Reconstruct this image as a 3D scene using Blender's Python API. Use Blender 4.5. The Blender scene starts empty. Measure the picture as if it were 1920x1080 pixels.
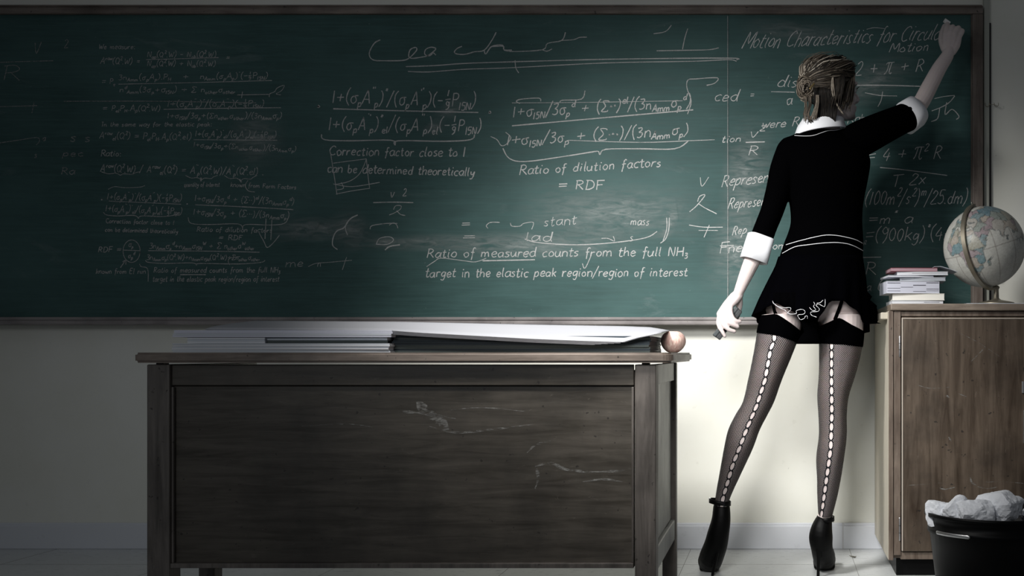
import bpy, bmesh, math, random
from mathutils import Vector, Matrix
from mathutils.bvhtree import BVHTree
from mathutils import noise as mnoise
random.seed(7)
PI = math.pi
SC = bpy.context.scene
COL = SC.collection
# ------------------------------------------------------------------ camera
F, D, H, VX, VY = 2134.0, 4.4, 0.755, 1461.0, 662.0
cam_d = bpy.data.cameras.new('camera')
cam = bpy.data.objects.new('camera', cam_d)
COL.objects.link(cam)
cam.location = (0, -D, H)
cam.rotation_euler = (PI/2, 0, 0)
cam_d.sensor_width = 36
cam_d.lens = 36*F/1920
cam_d.shift_x = (960-VX)/1920
cam_d.shift_y = (VY-540)/1920
cam_d.clip_start = 0.05
SC.camera = cam
# ------------------------------------------------------------------ world and lights
w = bpy.data.worlds.new('world'); SC.world = w; w.use_nodes = True
w.node_tree.nodes['Background'].inputs[0].default_value = (0.88, 0.93, 1.0, 1)
w.node_tree.nodes['Background'].inputs[1].default_value = 0.075
SC.view_settings.view_transform = 'Standard'
SC.view_settings.look = 'None'
SC.view_settings.gamma = 1
SC.view_settings.use_curve_mapping = False
SC.view_settings.exposure = 0.0

def spot(name, loc, target, energy, size, blend, radius, color=(1, 1, 1)):
    l = bpy.data.lights.new(name, 'SPOT')
    l.energy = energy; l.spot_size = math.radians(size); l.spot_blend = blend
    l.shadow_soft_size = radius; l.color = color
    o = bpy.data.objects.new(name, l); COL.objects.link(o)
    o.location = loc
    o.rotation_euler = (Vector(target)-Vector(loc)).to_track_quat('-Z', 'Y').to_euler()
    return o
spot('key_lamp', (-0.95, -1.9, 1.95), (-0.16, 0, 0.42), 270, 78, 1.0, 0.22, (1, 0.985, 0.96))
spot('low_wall_fill', (-0.22, -2.6, 1.5), (0.06, 0, 0.24), 125, 46, 1.0, 0.25, (1, 0.99, 0.97))  # added fill, brightens the lower wall and floor beside the desk
spot('front_fill', (-2.0, -5.6, 2.0), (-0.85, -0.2, 0.75), 84, 56, 1.0, 0.5, (0.92, 0.96, 1.0))  # added fill from behind the camera, lifts the left wall and board

# ------------------------------------------------------------------ helpers
def P(px, py, d):
    return Vector(((px-VX)/F*d, d-D, H+(VY-py)/F*d))
def S(d): return F/d                       # pixels per metre at distance d

MATS = {}
def new_mat(name, color=(.5, .5, .5), rough=.6, metal=0, spec=.5):
    m = bpy.data.materials.new(name); m.use_nodes = True
    b = m.node_tree.nodes['Principled BSDF']
    b.inputs['Base Color'].default_value = (*color, 1)
    b.inputs['Roughness'].default_value = rough
    b.inputs['Metallic'].default_value = metal
    b.inputs['Specular IOR Level'].default_value = spec
    MATS[name] = m
    return m
class NT:
    def __init__(s, m): s.t = m.node_tree; s.b = s.t.nodes['Principled BSDF']
    def n(s, typ, **kw):
        nd = s.t.nodes.new(typ)
        for k, v in kw.items():
            if k.startswith('i_'):
                key = k[2:]
                key = int(key) if key.isdigit() else key.replace('_', ' ')
                nd.inputs[key].default_value = v
            else: setattr(nd, k, v)
        return nd
    def l(s, a, b): s.t.links.new(a, b)
    def coords(s, scale=(1, 1, 1), kind='Object'):
        tc = s.n('ShaderNodeTexCoord'); mp = s.n('ShaderNodeMapping')
        mp.inputs['Scale'].default_value = scale
        s.l(tc.outputs[kind], mp.inputs[0]); return mp.outputs[0]
    def noise(s, vec, scale, detail=4, rough=.55, dist=0):
        n = s.n('ShaderNodeTexNoise'); n.inputs['Scale'].default_value = scale
        n.inputs['Detail'].default_value = detail; n.inputs['Roughness'].default_value = rough
        n.inputs['Distortion'].default_value = dist
        s.l(vec, n.inputs['Vector']); return n.outputs['Fac']
    def ramp(s, fac, stops):
        r = s.n('ShaderNodeValToRGB'); e = r.color_ramp.elements
        while len(e) < len(stops): e.new(.5)
        for k, (p, c) in enumerate(stops):
            e[k].position = p
            e[k].color = (*c, 1) if isinstance(c, (tuple, list)) else (c, c, c, 1)
        s.l(fac, r.inputs[0]); return r.outputs[0]
    def mix(s, a, b, fac, mode='MIX'):
        m = s.n('ShaderNodeMix'); m.data_type = 'RGBA'; m.blend_type = mode
        for sock, v in ((m.inputs[6], a), (m.inputs[7], b)):
            if isinstance(v, (tuple, list)): sock.default_value = (*v, 1)
            else: s.l(v, sock)
        if isinstance(fac, (int, float)): m.inputs[0].default_value = fac
        else: s.l(fac, m.inputs[0])
        return m.outputs[2]
    def math(s, op, a, b=None, c=None):
        m = s.n('ShaderNodeMath'); m.operation = op
        for k, v in enumerate((a, b, c)):
            if v is None: continue
            if isinstance(v, (int, float)): m.inputs[k].default_value = v
            else: s.l(v, m.inputs[k])
        return m.outputs[0]
    def bump(s, h, strength=.3, dist=.002):
        b = s.n('ShaderNodeBump'); b.inputs['Strength'].default_value = strength
        b.inputs['Distance'].default_value = dist
        s.l(h, b.inputs['Height']); s.l(b.outputs[0], s.b.inputs['Normal'])
    def color(s, c): s.l(c, s.b.inputs['Base Color'])
    def rough(s, c): s.l(c, s.b.inputs['Roughness'])

def wood(name, dark, light, axis='X', scuff=.0, rough=.5, scuffcol=(.35, .34, .3)):
    m = new_mat(name, dark, rough); t = NT(m)
    sc = {'X': (1.2, 14, 14), 'Z': (14, 14, 1.2), 'Y': (14, 1.2, 14)}[axis]
    v = t.coords(sc)
    a = t.noise(v, 3.2, 6, .65, .6)
    c = t.ramp(a, [(.3, dark), (.72, light)])
    v2 = t.coords((1, 1, 1))
    blot = t.noise(v2, 5, 4, .6)
    c = t.mix(c, tuple(x*.45 for x in dark), t.ramp(blot, [(.45, 0), (.75, .75)]))
    if scuff:
        v3 = t.coords({'X': (2.2, 9, 9), 'Z': (9, 9, 2.2), 'Y': (9, 2.2, 9)}[axis])
        sn = t.noise(v3, 6, 8, .75, 1.5)
        c = t.mix(c, scuffcol, t.ramp(sn, [(.62, 0), (.8, scuff)]))
    pit = t.noise(t.coords((1, 1, 1)), 60, 2, .5)
    c = t.mix(c, (.012, .009, .007), t.ramp(pit, [(.70, 0), (.74, .8)]))
    t.color(c)
    t.rough(t.ramp(a, [(.3, rough-.08), (.7, rough+.12)]))
    t.bump(a, .25, .0015)
    return m

def tag(o, label=None, cat=None, group=None, kind=None):
    if label: o['label'] = label
    if cat: o['category'] = cat
    if group: o['group'] = group
    if kind: o['kind'] = kind
    return o
def empty(name, loc, label, cat, group=None):
    o = bpy.data.objects.new(name, None); COL.objects.link(o)
    o.location = loc; o.empty_display_size = .05
    WORLDLOC[o.name] = Vector(loc)
    return tag(o, label, cat, group)
WORLDLOC = {}
def link(name, me, mat, parent=None, smooth=False, shift=None):
    """mesh coordinates are world; re-based on the parent's world place"""
    o = bpy.data.objects.new(name, me); COL.objects.link(o)
    if mat is not None and not me.materials: me.materials.append(mat)
    if smooth:
        for p in me.polygons: p.use_smooth = True
    if parent is not None:
        o.parent = parent
        base = WORLDLOC.get(parent.name, Vector((0, 0, 0)))
        me.transform(Matrix.Translation(-base))
        WORLDLOC[o.name] = base
    else:
        WORLDLOC[o.name] = Vector((0, 0, 0))
    return o
def rebase(o):
    """put a top-level mesh object's origin at its base centre"""
    me = o.data
    xs = [v.co.x for v in me.vertices]; ys = [v.co.y for v in me.vertices]; zs = [v.co.z for v in me.vertices]
    b = Vector(((min(xs)+max(xs))/2, (min(ys)+max(ys))/2, min(zs)))
    me.transform(Matrix.Translation(-b)); o.location = b
    WORLDLOC[o.name] = b
    return o
def bm_obj(name, bm, mat, parent=None, smooth=False):
    bmesh.ops.recalc_face_normals(bm, faces=bm.faces[:])
    me = bpy.data.meshes.new(name); bm.to_mesh(me); bm.free()
    return link(name, me, mat, parent, smooth)
def box(bm, x0, x1, y0, y1, z0, z1, bev=0.0, seg=2):
    t = bmesh.new()
    vs = [t.verts.new((x, y, z)) for x in (x0, x1) for y in (y0, y1) for z in (z0, z1)]
    for f in ((0, 1, 3, 2), (4, 6, 7, 5), (0, 4, 5, 1), (2, 3, 7, 6), (0, 2, 6, 4), (1, 5, 7, 3)):
        t.faces.new([vs[i] for i in f])
    bmesh.ops.recalc_face_normals(t, faces=t.faces[:])
    if bev > 0: bmesh.ops.bevel(t, geom=t.edges[:], offset=bev, segments=seg, affect='EDGES', profile=.5)
    return merge(bm, t)
def merge(bm, t, M=None):
    if M is not None: bmesh.ops.transform(t, matrix=M, verts=t.verts[:])
    me = bpy.data.meshes.new('tmp'); t.to_mesh(me); t.free()
    n = len(bm.verts); bm.from_mesh(me); bpy.data.meshes.remove(me)
    bm.verts.ensure_lookup_table()
    return [bm.verts[i] for i in range(n, len(bm.verts))]
def box_obj(name, dims, mat, parent=None, bev=.002):
    bm = bmesh.new(); box(bm, *dims, bev); return bm_obj(name, bm, mat, parent)

def cat(p0, p1, p2, p3, t):
    return .5*((2*p1)+(p2-p0)*t+(2*p0-5*p1+4*p2-p3)*t*t+(3*p1-p0-3*p2+p3)*t**3)
def smooth_list(rows, n):
    """Catmull-Rom through rows of equal-length number tuples / vectors"""
    if n <= 1: return list(rows)
    out = []
    R = [tuple(r) for r in rows]
    for i in range(len(R)-1):
        a = R[max(i-1, 0)]; b = R[i]; c = R[i+1]; d = R[min(i+2, len(R)-1)]
        for k in range(n):
            t = k/n
            out.append(tuple(cat(a[j], b[j], c[j], d[j], t) for j in range(len(b))))
    out.append(R[-1])
    return out
def lerpkeys(keys, x):
    if x <= keys[0][0]: return keys[0][1]
    for (a, va), (b, vb) in zip(keys, keys[1:]):
        if x <= b: return va+(vb-va)*(x-a)/(b-a)
    return keys[-1][1]

def rings(bm, rs, caps=True, closed=True, uv=None):
    """rs: list of rings (lists of Vectors)"""
    V = [[bm.verts.new(p) for p in r] for r in rs]
    n = len(rs[0]); fs = []
    for i in range(len(V)-1):
        for j in range(n if closed else n-1):
            k = (j+1) % n
            fs.append(bm.faces.new((V[i][j], V[i][k], V[i+1][k], V[i+1][j])))
    if caps and closed:
        bm.faces.new(V[0][::-1]); bm.faces.new(V[-1])
    return V
def sup(c, e):
    return math.copysign(abs(c)**e, c)
def ring(c, U, V, n=24, th0=0, e=1.0):
    return [c+U*sup(math.cos(th0+2*PI*k/n), e)+V*sup(math.sin(th0+2*PI*k/n), e) for k in range(n)]
def row_loft(bm, rows, n=32, sub=4, e=1.0, caps=True, grow=0.0):
    """rows: (ypx, Lpx, Rpx, d, depth radius m) -> horizontal rings"""
    rs = []
    for (y, L, R, d, dep) in smooth_list(rows, sub):
        c = P((L+R)/2, y, d); hw = (R-L)/2/S(d)+grow
        rs.append(ring(c, Vector((hw, 0, 0)), Vector((0, dep+grow, 0)), n, 0, e))
    return rings(bm, rs, caps)
def tube(bm, pts, radii, n=12, sub=3, squash=1.0, ref=Vector((0, 1, 0)), round_ends=True, caps=True):
    rows = smooth_list([(*p, r) for p, r in zip(pts, radii)], sub)
    pts = [Vector(r[:3]) for r in rows]; rad = [max(r[3], 1e-4) for r in rows]
    tang = []
    for i in range(len(pts)):
        t = pts[min(i+1, len(pts)-1)]-pts[max(i-1, 0)]
        tang.append(t.normalized() if t.length > 1e-9 else Vector((0, 0, 1)))
    if round_ends:
        a, b = pts[0], pts[-1]; ra, rb = rad[0], rad[-1]
        pre = []; prr = []; prt = []
        for ang in (80, 55, 28):
            s = math.sin(math.radians(ang)); c = math.cos(math.radians(ang))
            pre.append(a-tang[0]*ra*s); prr.append(ra*c); prt.append(tang[0])
        post = []; por = []; pot = []
        for ang in (28, 55, 80):
            s = math.sin(math.radians(ang)); c = math.cos(math.radians(ang))
            post.append(b+tang[-1]*rb*s); por.append(rb*c); pot.append(tang[-1])
        pts = pre+pts+post; rad = prr+rad+por; tang = prt+tang+pot
    rs = []; side0 = None
    for p, r, t in zip(pts, rad, tang):
        if side0 is None:
            rf = ref if abs(t.dot(ref)) < .95 else Vector((1, 0, .2))
            side = t.cross(rf).normalized()
        else:
            side = (side0-t*side0.dot(t)).normalized()
        side0 = side
        up = side.cross(t).normalized()
        rs.append(ring(p, side*r, up*r*squash, n))
    return rings(bm, rs, caps)
def pxtube(bm, pts, radpx, n=12, sub=3, squash=1.0, **kw):
    """pts: (px,py,d) and radii in pixels at that depth"""
    return tube(bm, [P(*p) for p in pts], [r/S(p[2]) for p, r in zip(pts, radpx)], n, sub, squash, **kw)
def ball(bm, c, r, seg=20, M=None):
    t = bmesh.new(); bmesh.ops.create_uvsphere(t, u_segments=seg, v_segments=max(8, seg*2//3), radius=1)
    rr = r if hasattr(r, '__len__') else (r, r, r)
    X = Matrix.Translation(c) @ (M.to_4x4() if M is not None else Matrix.Identity(4)) @ Matrix.Diagonal((*rr, 1))
    merge(bm, t, X)
def remesh_obj(name, bm, voxel, mat, parent=None, smooth_it=4, fac=.5):
    bmesh.ops.recalc_face_normals(bm, faces=bm.faces[:])
    bmesh.ops.triangulate(bm, faces=[f for f in bm.faces if len(f.verts) > 4])
    me = bpy.data.meshes.new('tmpr'); bm.to_mesh(me); bm.free()
    o = bpy.data.objects.new('tmpr', me); COL.objects.link(o)
    r = o.modifiers.new('r', 'REMESH'); r.mode = 'VOXEL'; r.voxel_size = voxel
    if smooth_it:
        s = o.modifiers.new('s', 'SMOOTH'); s.factor = fac; s.iterations = smooth_it
    dg = bpy.context.evaluated_depsgraph_get(); dg.update()
    nm = bpy.data.meshes.new_from_object(o.evaluated_get(dg)); nm.name = name
    bpy.data.objects.remove(o); bpy.data.meshes.remove(me)
    nm.materials.clear()
    return link(name, nm, mat, parent, True)
CAMP = Vector((0, -D, H))
def bvh_world(o):
    base = WORLDLOC[o.name]
    return BVHTree.FromPolygons([v.co+base for v in o.data.vertices], [tuple(p.vertices) for p in o.data.polygons])
def drape(bvh, px, py, off=.002):
    """the point of a surface that is met at a given place, lifted off it a little"""
    dr = (P(px, py, 4)-CAMP).normalized()
    h = bvh.ray_cast(CAMP, dr)
    if h[0] is None: return None
    return h[0]-dr*off
# ------------------------------------------------------------------ materials
m = new_mat('wall_paint', (.78, .77, .66), .75); t = NT(m)
v = t.coords(); a = t.noise(v, 2.2, 5, .6); b = t.noise(v, 26, 5, .7)
c = t.mix((.79, .785, .70), (.85, .85, .79), t.ramp(a, [(.35, 0), (.7, 1)]))
c = t.mix(c, (.1, .09, .08), t.ramp(t.noise(v, 41, 2, .5), [(.775, 0), (.80, .7)]))
c = t.mix(c, (.45, .43, .36), t.ramp(b, [(.62, 0), (.8, .35)]))
t.color(c); t.bump(b, .12, .001)
m = new_mat('baseboard_paint', (.74, .76, .8), .45); t = NT(m)
v = t.coords(); b = t.noise(v, 20, 6, .7)
t.color(t.mix((.72, .74, .78), (.4, .4, .42), t.ramp(b, [(.62, 0), (.8, .6)]))); t.bump(b, .3, .002)
m = new_mat('floor_vinyl', (.6, .62, .62), .32); t = NT(m)
v = t.coords(); a = t.noise(v, 1.8, 5, .6); b = t.noise(t.coords((3, 14, 1)), 5, 6, .7)
c = t.mix((.56, .58, .58), (.7, .72, .72), t.ramp(a, [(.3, 0), (.7, 1)]))
c = t.mix(c, (.22, .22, .21), t.ramp(b, [(.6, 0), (.85, .55)]))
t.color(c); t.rough(t.ramp(b, [(.3, .22), (.8, .5)])); t.bump(b, .1, .001)
m = new_mat('board_green', (.035, .1, .09), .5, 0, .22); t = NT(m)
hs = t.noise(t.coords((1.2, 1, 26)), 3.0, 8, .7, .2)
big = t.noise(t.coords((1, 1, 1.6)), 1.5, 5, .6)
c = t.mix((.026, .066, .063), (.062, .128, .122), t.ramp(big, [(.3, 0), (.7, 1)]))
c = t.mix(c, (.085, .17, .165), t.ramp(hs, [(.42, 0), (.8, .55)]))
sp = t.noise(t.coords((1, 1, 1)), 60, 3, .8)
c = t.mix(c, (.3, .36, .35), t.ramp(sp, [(.7, 0), (.78, .35)]))
sm = t.noise(t.coords((.9, 1, 3.4)), 2.6, 6, .7, 1.4)
c = t.mix(c, (.16, .21, .21), t.ramp(sm, [(.6, 0), (.8, .5)]))
t.color(c); t.rough(t.ramp(hs, [(.3, .5), (.8, .7)]))
def chalk(name, val, cover):
    m = new_mat(name, (val, val, val*.98), .95); t = NT(m)
    n = t.noise(t.coords((1, 1, 1)), 420, 2, .8)
    n2 = t.noise(t.coords((1, 1, 1)), 22, 3, .6)
    a = t.math('ADD', t.math('MULTIPLY', n, .7), t.math('MULTIPLY', n2, .22))
    t.l(t.ramp(a, [(.30+cover*.42, 1), (.46+cover*.5, .25)]), t.b.inputs['Alpha'])
    return m
chalk('chalk_bright', .62, .34)
chalk('chalk_mid', .53, .34)
chalk('chalk_soft', .45, .3)
chalk('chalk_faint', .34, .2)
m = new_mat('chalk_smudge', (.33, .38, .37), .95); t = NT(m)
tc = t.n('ShaderNodeTexCoord'); uvn = t.n('ShaderNodeSeparateXYZ'); t.l(tc.outputs['UV'], uvn.inputs[0])
gx = t.math('SUBTRACT', 1, t.math('ABSOLUTE', t.math('MULTIPLY_ADD', uvn.outputs[0], 2, -1)))
gy = t.math('SUBTRACT', 1, t.math('ABSOLUTE', t.math('MULTIPLY_ADD', uvn.outputs[1], 2, -1)))
n = t.noise(t.coords((2, 1, 9)), 6, 6, .7, .8)
t.l(t.math('MULTIPLY', t.math('MULTIPLY', t.math('MULTIPLY', gx, gy), 1.1), t.ramp(n, [(.35, 0), (.75, 1)])), t.b.inputs['Alpha'])
wood('frame_wood', (.1, .075, .06), (.26, .22, .19), 'X', .5, .55)
wood('frame_wood_upright', (.1, .075, .06), (.26, .22, .19), 'Z', .4, .55)
m = wood('tray_wood', (.2, .18, .18), (.36, .33, .32), 'X', .6, .55, (.6, .6, .6))
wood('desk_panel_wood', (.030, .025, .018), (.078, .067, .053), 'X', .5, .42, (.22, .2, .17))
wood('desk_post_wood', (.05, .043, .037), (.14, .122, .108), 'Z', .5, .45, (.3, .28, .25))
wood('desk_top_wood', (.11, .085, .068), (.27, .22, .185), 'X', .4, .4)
wood('desk_side_lit', (.17, .175, .16), (.34, .345, .32), 'Z', .3, .4)  # paler grey-green: light bounced onto the desk side is put into the colour
wood('cabinet_wood', (.042, .028, .018), (.13, .096, .068), 'Z', .45, .45, (.3, .25, .2))
wood('cabinet_frame_wood', (.08, .055, .04), (.21, .165, .13), 'Z', .6, .45, (.36, .33, .29))
wood('cabinet_top_wood', (.12, .09, .07), (.34, .28, .22), 'X', .6, .45, (.5, .46, .4))
new_mat('cabinet_side_lit', (.48, .44, .36), .5)  # cream stands for light falling on this side, put into the colour
new_mat('metal', (.6, .6, .6), .35, 1)
new_mat('dark_metal', (.2, .19, .16), .4, .8)
new_mat('bronze', (.3, .27, .21), .42, .75)
new_mat('paper_white', (.62, .63, .66), .8)
new_mat('sheet_paper', (.36, .365, .39), .8)
new_mat('paper_grey', (.5, .53, .57), .8)
new_mat('paper_violet', (.55, .56, .64), .8)
new_mat('paper_cream', (.74, .72, .66), .8)
new_mat('folder_navy', (.012, .024, .034), .6)
new_mat('folder_green', (.05, .065, .062), .6)
new_mat('ink', (.09, .09, .11), .8)
new_mat('maroon', (.2, .03, .045), .55)
new_mat('maroon_faded', (.38, .24, .27), .55)
new_mat('bin_black', (.0018, .0018, .002), .45, 0, .15)
new_mat('conduit_paint', (.4, .41, .36), .5)
new_mat('black', (.004, .004, .005), .6)
m = new_mat('knit_black', (.0008, .0008, .001), 1, 0, 0)
m = new_mat('skirt_navy', (.0008, .0008, .0012), 1, 0, .0)
new_mat('shoe_black', (.0015, .0015, .0015), .5, 0, .12)
new_mat('trim_white', (.62, .62, .64), .8)
m = new_mat('shirt_white', (.84, .85, .88), .8); t = NT(m)
t.bump(t.noise(t.coords(), 40, 4, .6), .2, .002)
m = new_mat('skin', (.62, .5, .46), .5, 0, .35); t = NT(m)
n = t.noise(t.coords(), 30, 3, .6)
t.color(t.mix((.6, .52, .50), (.68, .585, .57), n)); t.bump(t.noise(t.coords(), 180, 3, .6), .06, .001)
t.b.inputs['Subsurface Weight'].default_value = .08
t.b.inputs['Subsurface Radius'].default_value = (.01, .004, .002)
m = new_mat('hair', (.2, .16, .11), .55, 0, .22); t = NT(m)
at = t.n('ShaderNodeAttribute'); at.attribute_name = 'tone'
n = t.noise(t.coords((1, 1, 1)), 90, 3, .6)
c = t.ramp(at.outputs['Fac'], [(0, (.004, .0035, .003)), (.5, (.07, .056, .042)), (.75, (.24, .2, .155)), (1, (.6, .54, .45))])
t.color(t.mix(c, (.03, .022, .016), t.ramp(n, [(.5, 0), (.75, .5)])))
new_mat('gold', (.75, .55, .25), .3, 1)
new_mat('eraser_body', (.012, .02, .022), .5)
new_mat('eraser_felt', (.1, .12, .125), .95)
new_mat('chalk_stick', (.85, .85, .83), .9)
new_mat('eye', (.6, .6, .58), .2)
m = new_mat('lips', (.45, .25, .25), .45)
# apple skin
m = new_mat('apple_skin', (.5, .2, .16), .45); t = NT(m)
g = t.coords((6, 6, 1.2), 'Generated'); n = t.noise(g, 2.2, 6, .7, .3)
n2 = t.noise(t.coords((1, 1, 1), 'Generated'), 30, 3, .6)
c = t.ramp(n, [(.34, (.8, .66, .56)), (.5, (.66, .44, .38)), (.7, (.5, .26, .23))])
t.color(t.mix(c, (.78, .6, .45), t.ramp(n2, [(.62, 0), (.72, .6)])))
# stocking net
def net_mat():
    m = new_mat('fishnet', (.006, .006, .008), .7, 0, .2); t = NT(m)
    u1 = t.n('ShaderNodeUVMap'); u1.uv_map = 'net'; s1 = t.n('ShaderNodeSeparateXYZ'); t.l(u1.outputs[0], s1.inputs[0])
    u2 = t.n('ShaderNodeUVMap'); u2.uv_map = 'seam'; s2 = t.n('ShaderNodeSeparateXYZ'); t.l(u2.outputs[0], s2.inputs[0])
    def lines(sign):
        a = t.math('MULTIPLY', s1.outputs[0], 64.0)
        a = t.math('MULTIPLY_ADD', s1.outputs[1], 150.0*sign, a)
        fr = t.math('PINGPONG', a, .5)
        return t.math('LESS_THAN', fr, .205)
    net = t.math('MAXIMUM', lines(1), lines(-1))
    sp = .0303
    pv = t.math('SUBTRACT', t.math('MODULO', t.math('ADD', s2.outputs[1], 10*sp), sp), sp/2)
    e = t.math('ADD', t.math('POWER', t.math('DIVIDE', t.math('ABSOLUTE', s2.outputs[0]), .0062), 2),
               t.math('POWER', t.math('DIVIDE', t.math('ABSOLUTE', pv), .0128), 2))
    hole = t.math('LESS_THAN', e, 1.0)
    rim = t.math('MULTIPLY', t.math('LESS_THAN', e, 2.3), t.math('LESS_THAN', t.math('ABSOLUTE', s2.outputs[0]), .0092))
    al = t.math('MULTIPLY', t.math('MAXIMUM', net, rim), t.math('SUBTRACT', 1, hole))
    t.l(al, t.b.inputs['Alpha'])
net_mat()
M = MATS

# ------------------------------------------------------------------ the room
def plane_slab(name, dims, mat, bev=0):
    o = box_obj(name, dims, mat, None, bev); o['kind'] = 'structure'; return o
plane_slab('wall_back', (-6.0, 3.2, 0, .12, 0, 3.0), M['wall_paint'])
plane_slab('floor', (-6.0, 3.2, -6.5, .12, -.1, 0), M['floor_vinyl'])
# baseboard in lengths, with a rounded top lip
jx = P(1580, 1000, D).x
for k, (a, b) in enumerate(((-6, -3.9), (-3.897, -2.1), (-2.097, jx-.9), (jx-.897, jx-.0015), (jx+.0015, 3.2))):
    bm = bmesh.new(); box(bm, a, b, -.018, 0, .0, .09, .003); box(bm, a, b, -.012, 0, .086, .1, .004)
    if k == 0:
        bb = bm_obj('baseboard_back', bm, M['baseboard_paint']); bb['kind'] = 'structure'
    else:
        bm_obj('board_length', bm, M['baseboard_paint'], bb)
        if k == 4: box_obj('joint_filler', (jx-.0025, jx+.0025, -.0192, -.001, 0, .1), M['trim_white'], bb, .0005)
# floor tile joints: shallow grooves as thin dark strips let into the floor
bm = bmesh.new()
for k in range(-9, 5):
    x = k*.61+.27; box(bm, x-.001, x+.001, -6.4, -.02, -.002, .0004)
for k in range(10):
    y = -.335-k*.61; box(bm, -6, 3.2, y-.001, y+.001, -.002, .0004)
o = bm_obj('tile_joint', bm, new_mat('joint', (.3, .3, .29), .8), bpy.data.objects['floor']); o['kind'] = 'stuff'

# ------------------------------------------------------------------ chalkboard
BD = D-.030                                     # distance of the writing surface
def bx(px, d=BD): return (px-VX)/F*d
def bz(py, d=BD): return H+(VY-py)/F*d
board = empty('chalkboard', (bx(900), -.02, bz(608)), 'long wall-mounted green chalkboard in a wooden frame, covered in handwritten formulas', 'chalkboard')
X0 = -4.6; XR0, XR1 = bx(1822), bx(1843, D-.04); XS = bx(1366)
ZB, ZT = bz(594), bz(28)
box_obj('writing_panel', (X0, XS-.0004, -.030, -.001, ZB-.01, ZT+.01), M['board_green'], board, .0008)
o = box_obj('writing_panel', (XS+.0004, XR0+.01, -.030, -.001, ZB-.01, ZT+.01), M['board_green'], board, .0008)
bm = bmesh.new(); box(bm, X0, XR1, -.046, -.001, ZT, bz(10, D-.045), .004); box(bm, X0, XR1-.004, -.052, -.02, bz(13, D-.045), bz(9, D-.05), .002)
bm_obj('top_frame', bm, M['frame_wood'], board)
bm = bmesh.new(); box(bm, XR0, XR1, -.046, -.001, ZB-.02, ZT, .004); box(bm, XR0-.004, XR0+.006, -.036, -.02, ZB, ZT, .002)
bm_obj('side_frame', bm, M['frame_wood_upright'], board)
bm = bmesh.new()
box(bm, X0, XR1+.01, -.085, -.001, bz(609, D-.085), bz(597, D-.085), .004)
box(bm, X0, XR1+.01, -.09, -.08, bz(600, D-.09), bz(594.5, D-.09), .002)
bm_obj('chalk_tray', bm, M['tray_wood'], board)

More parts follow.
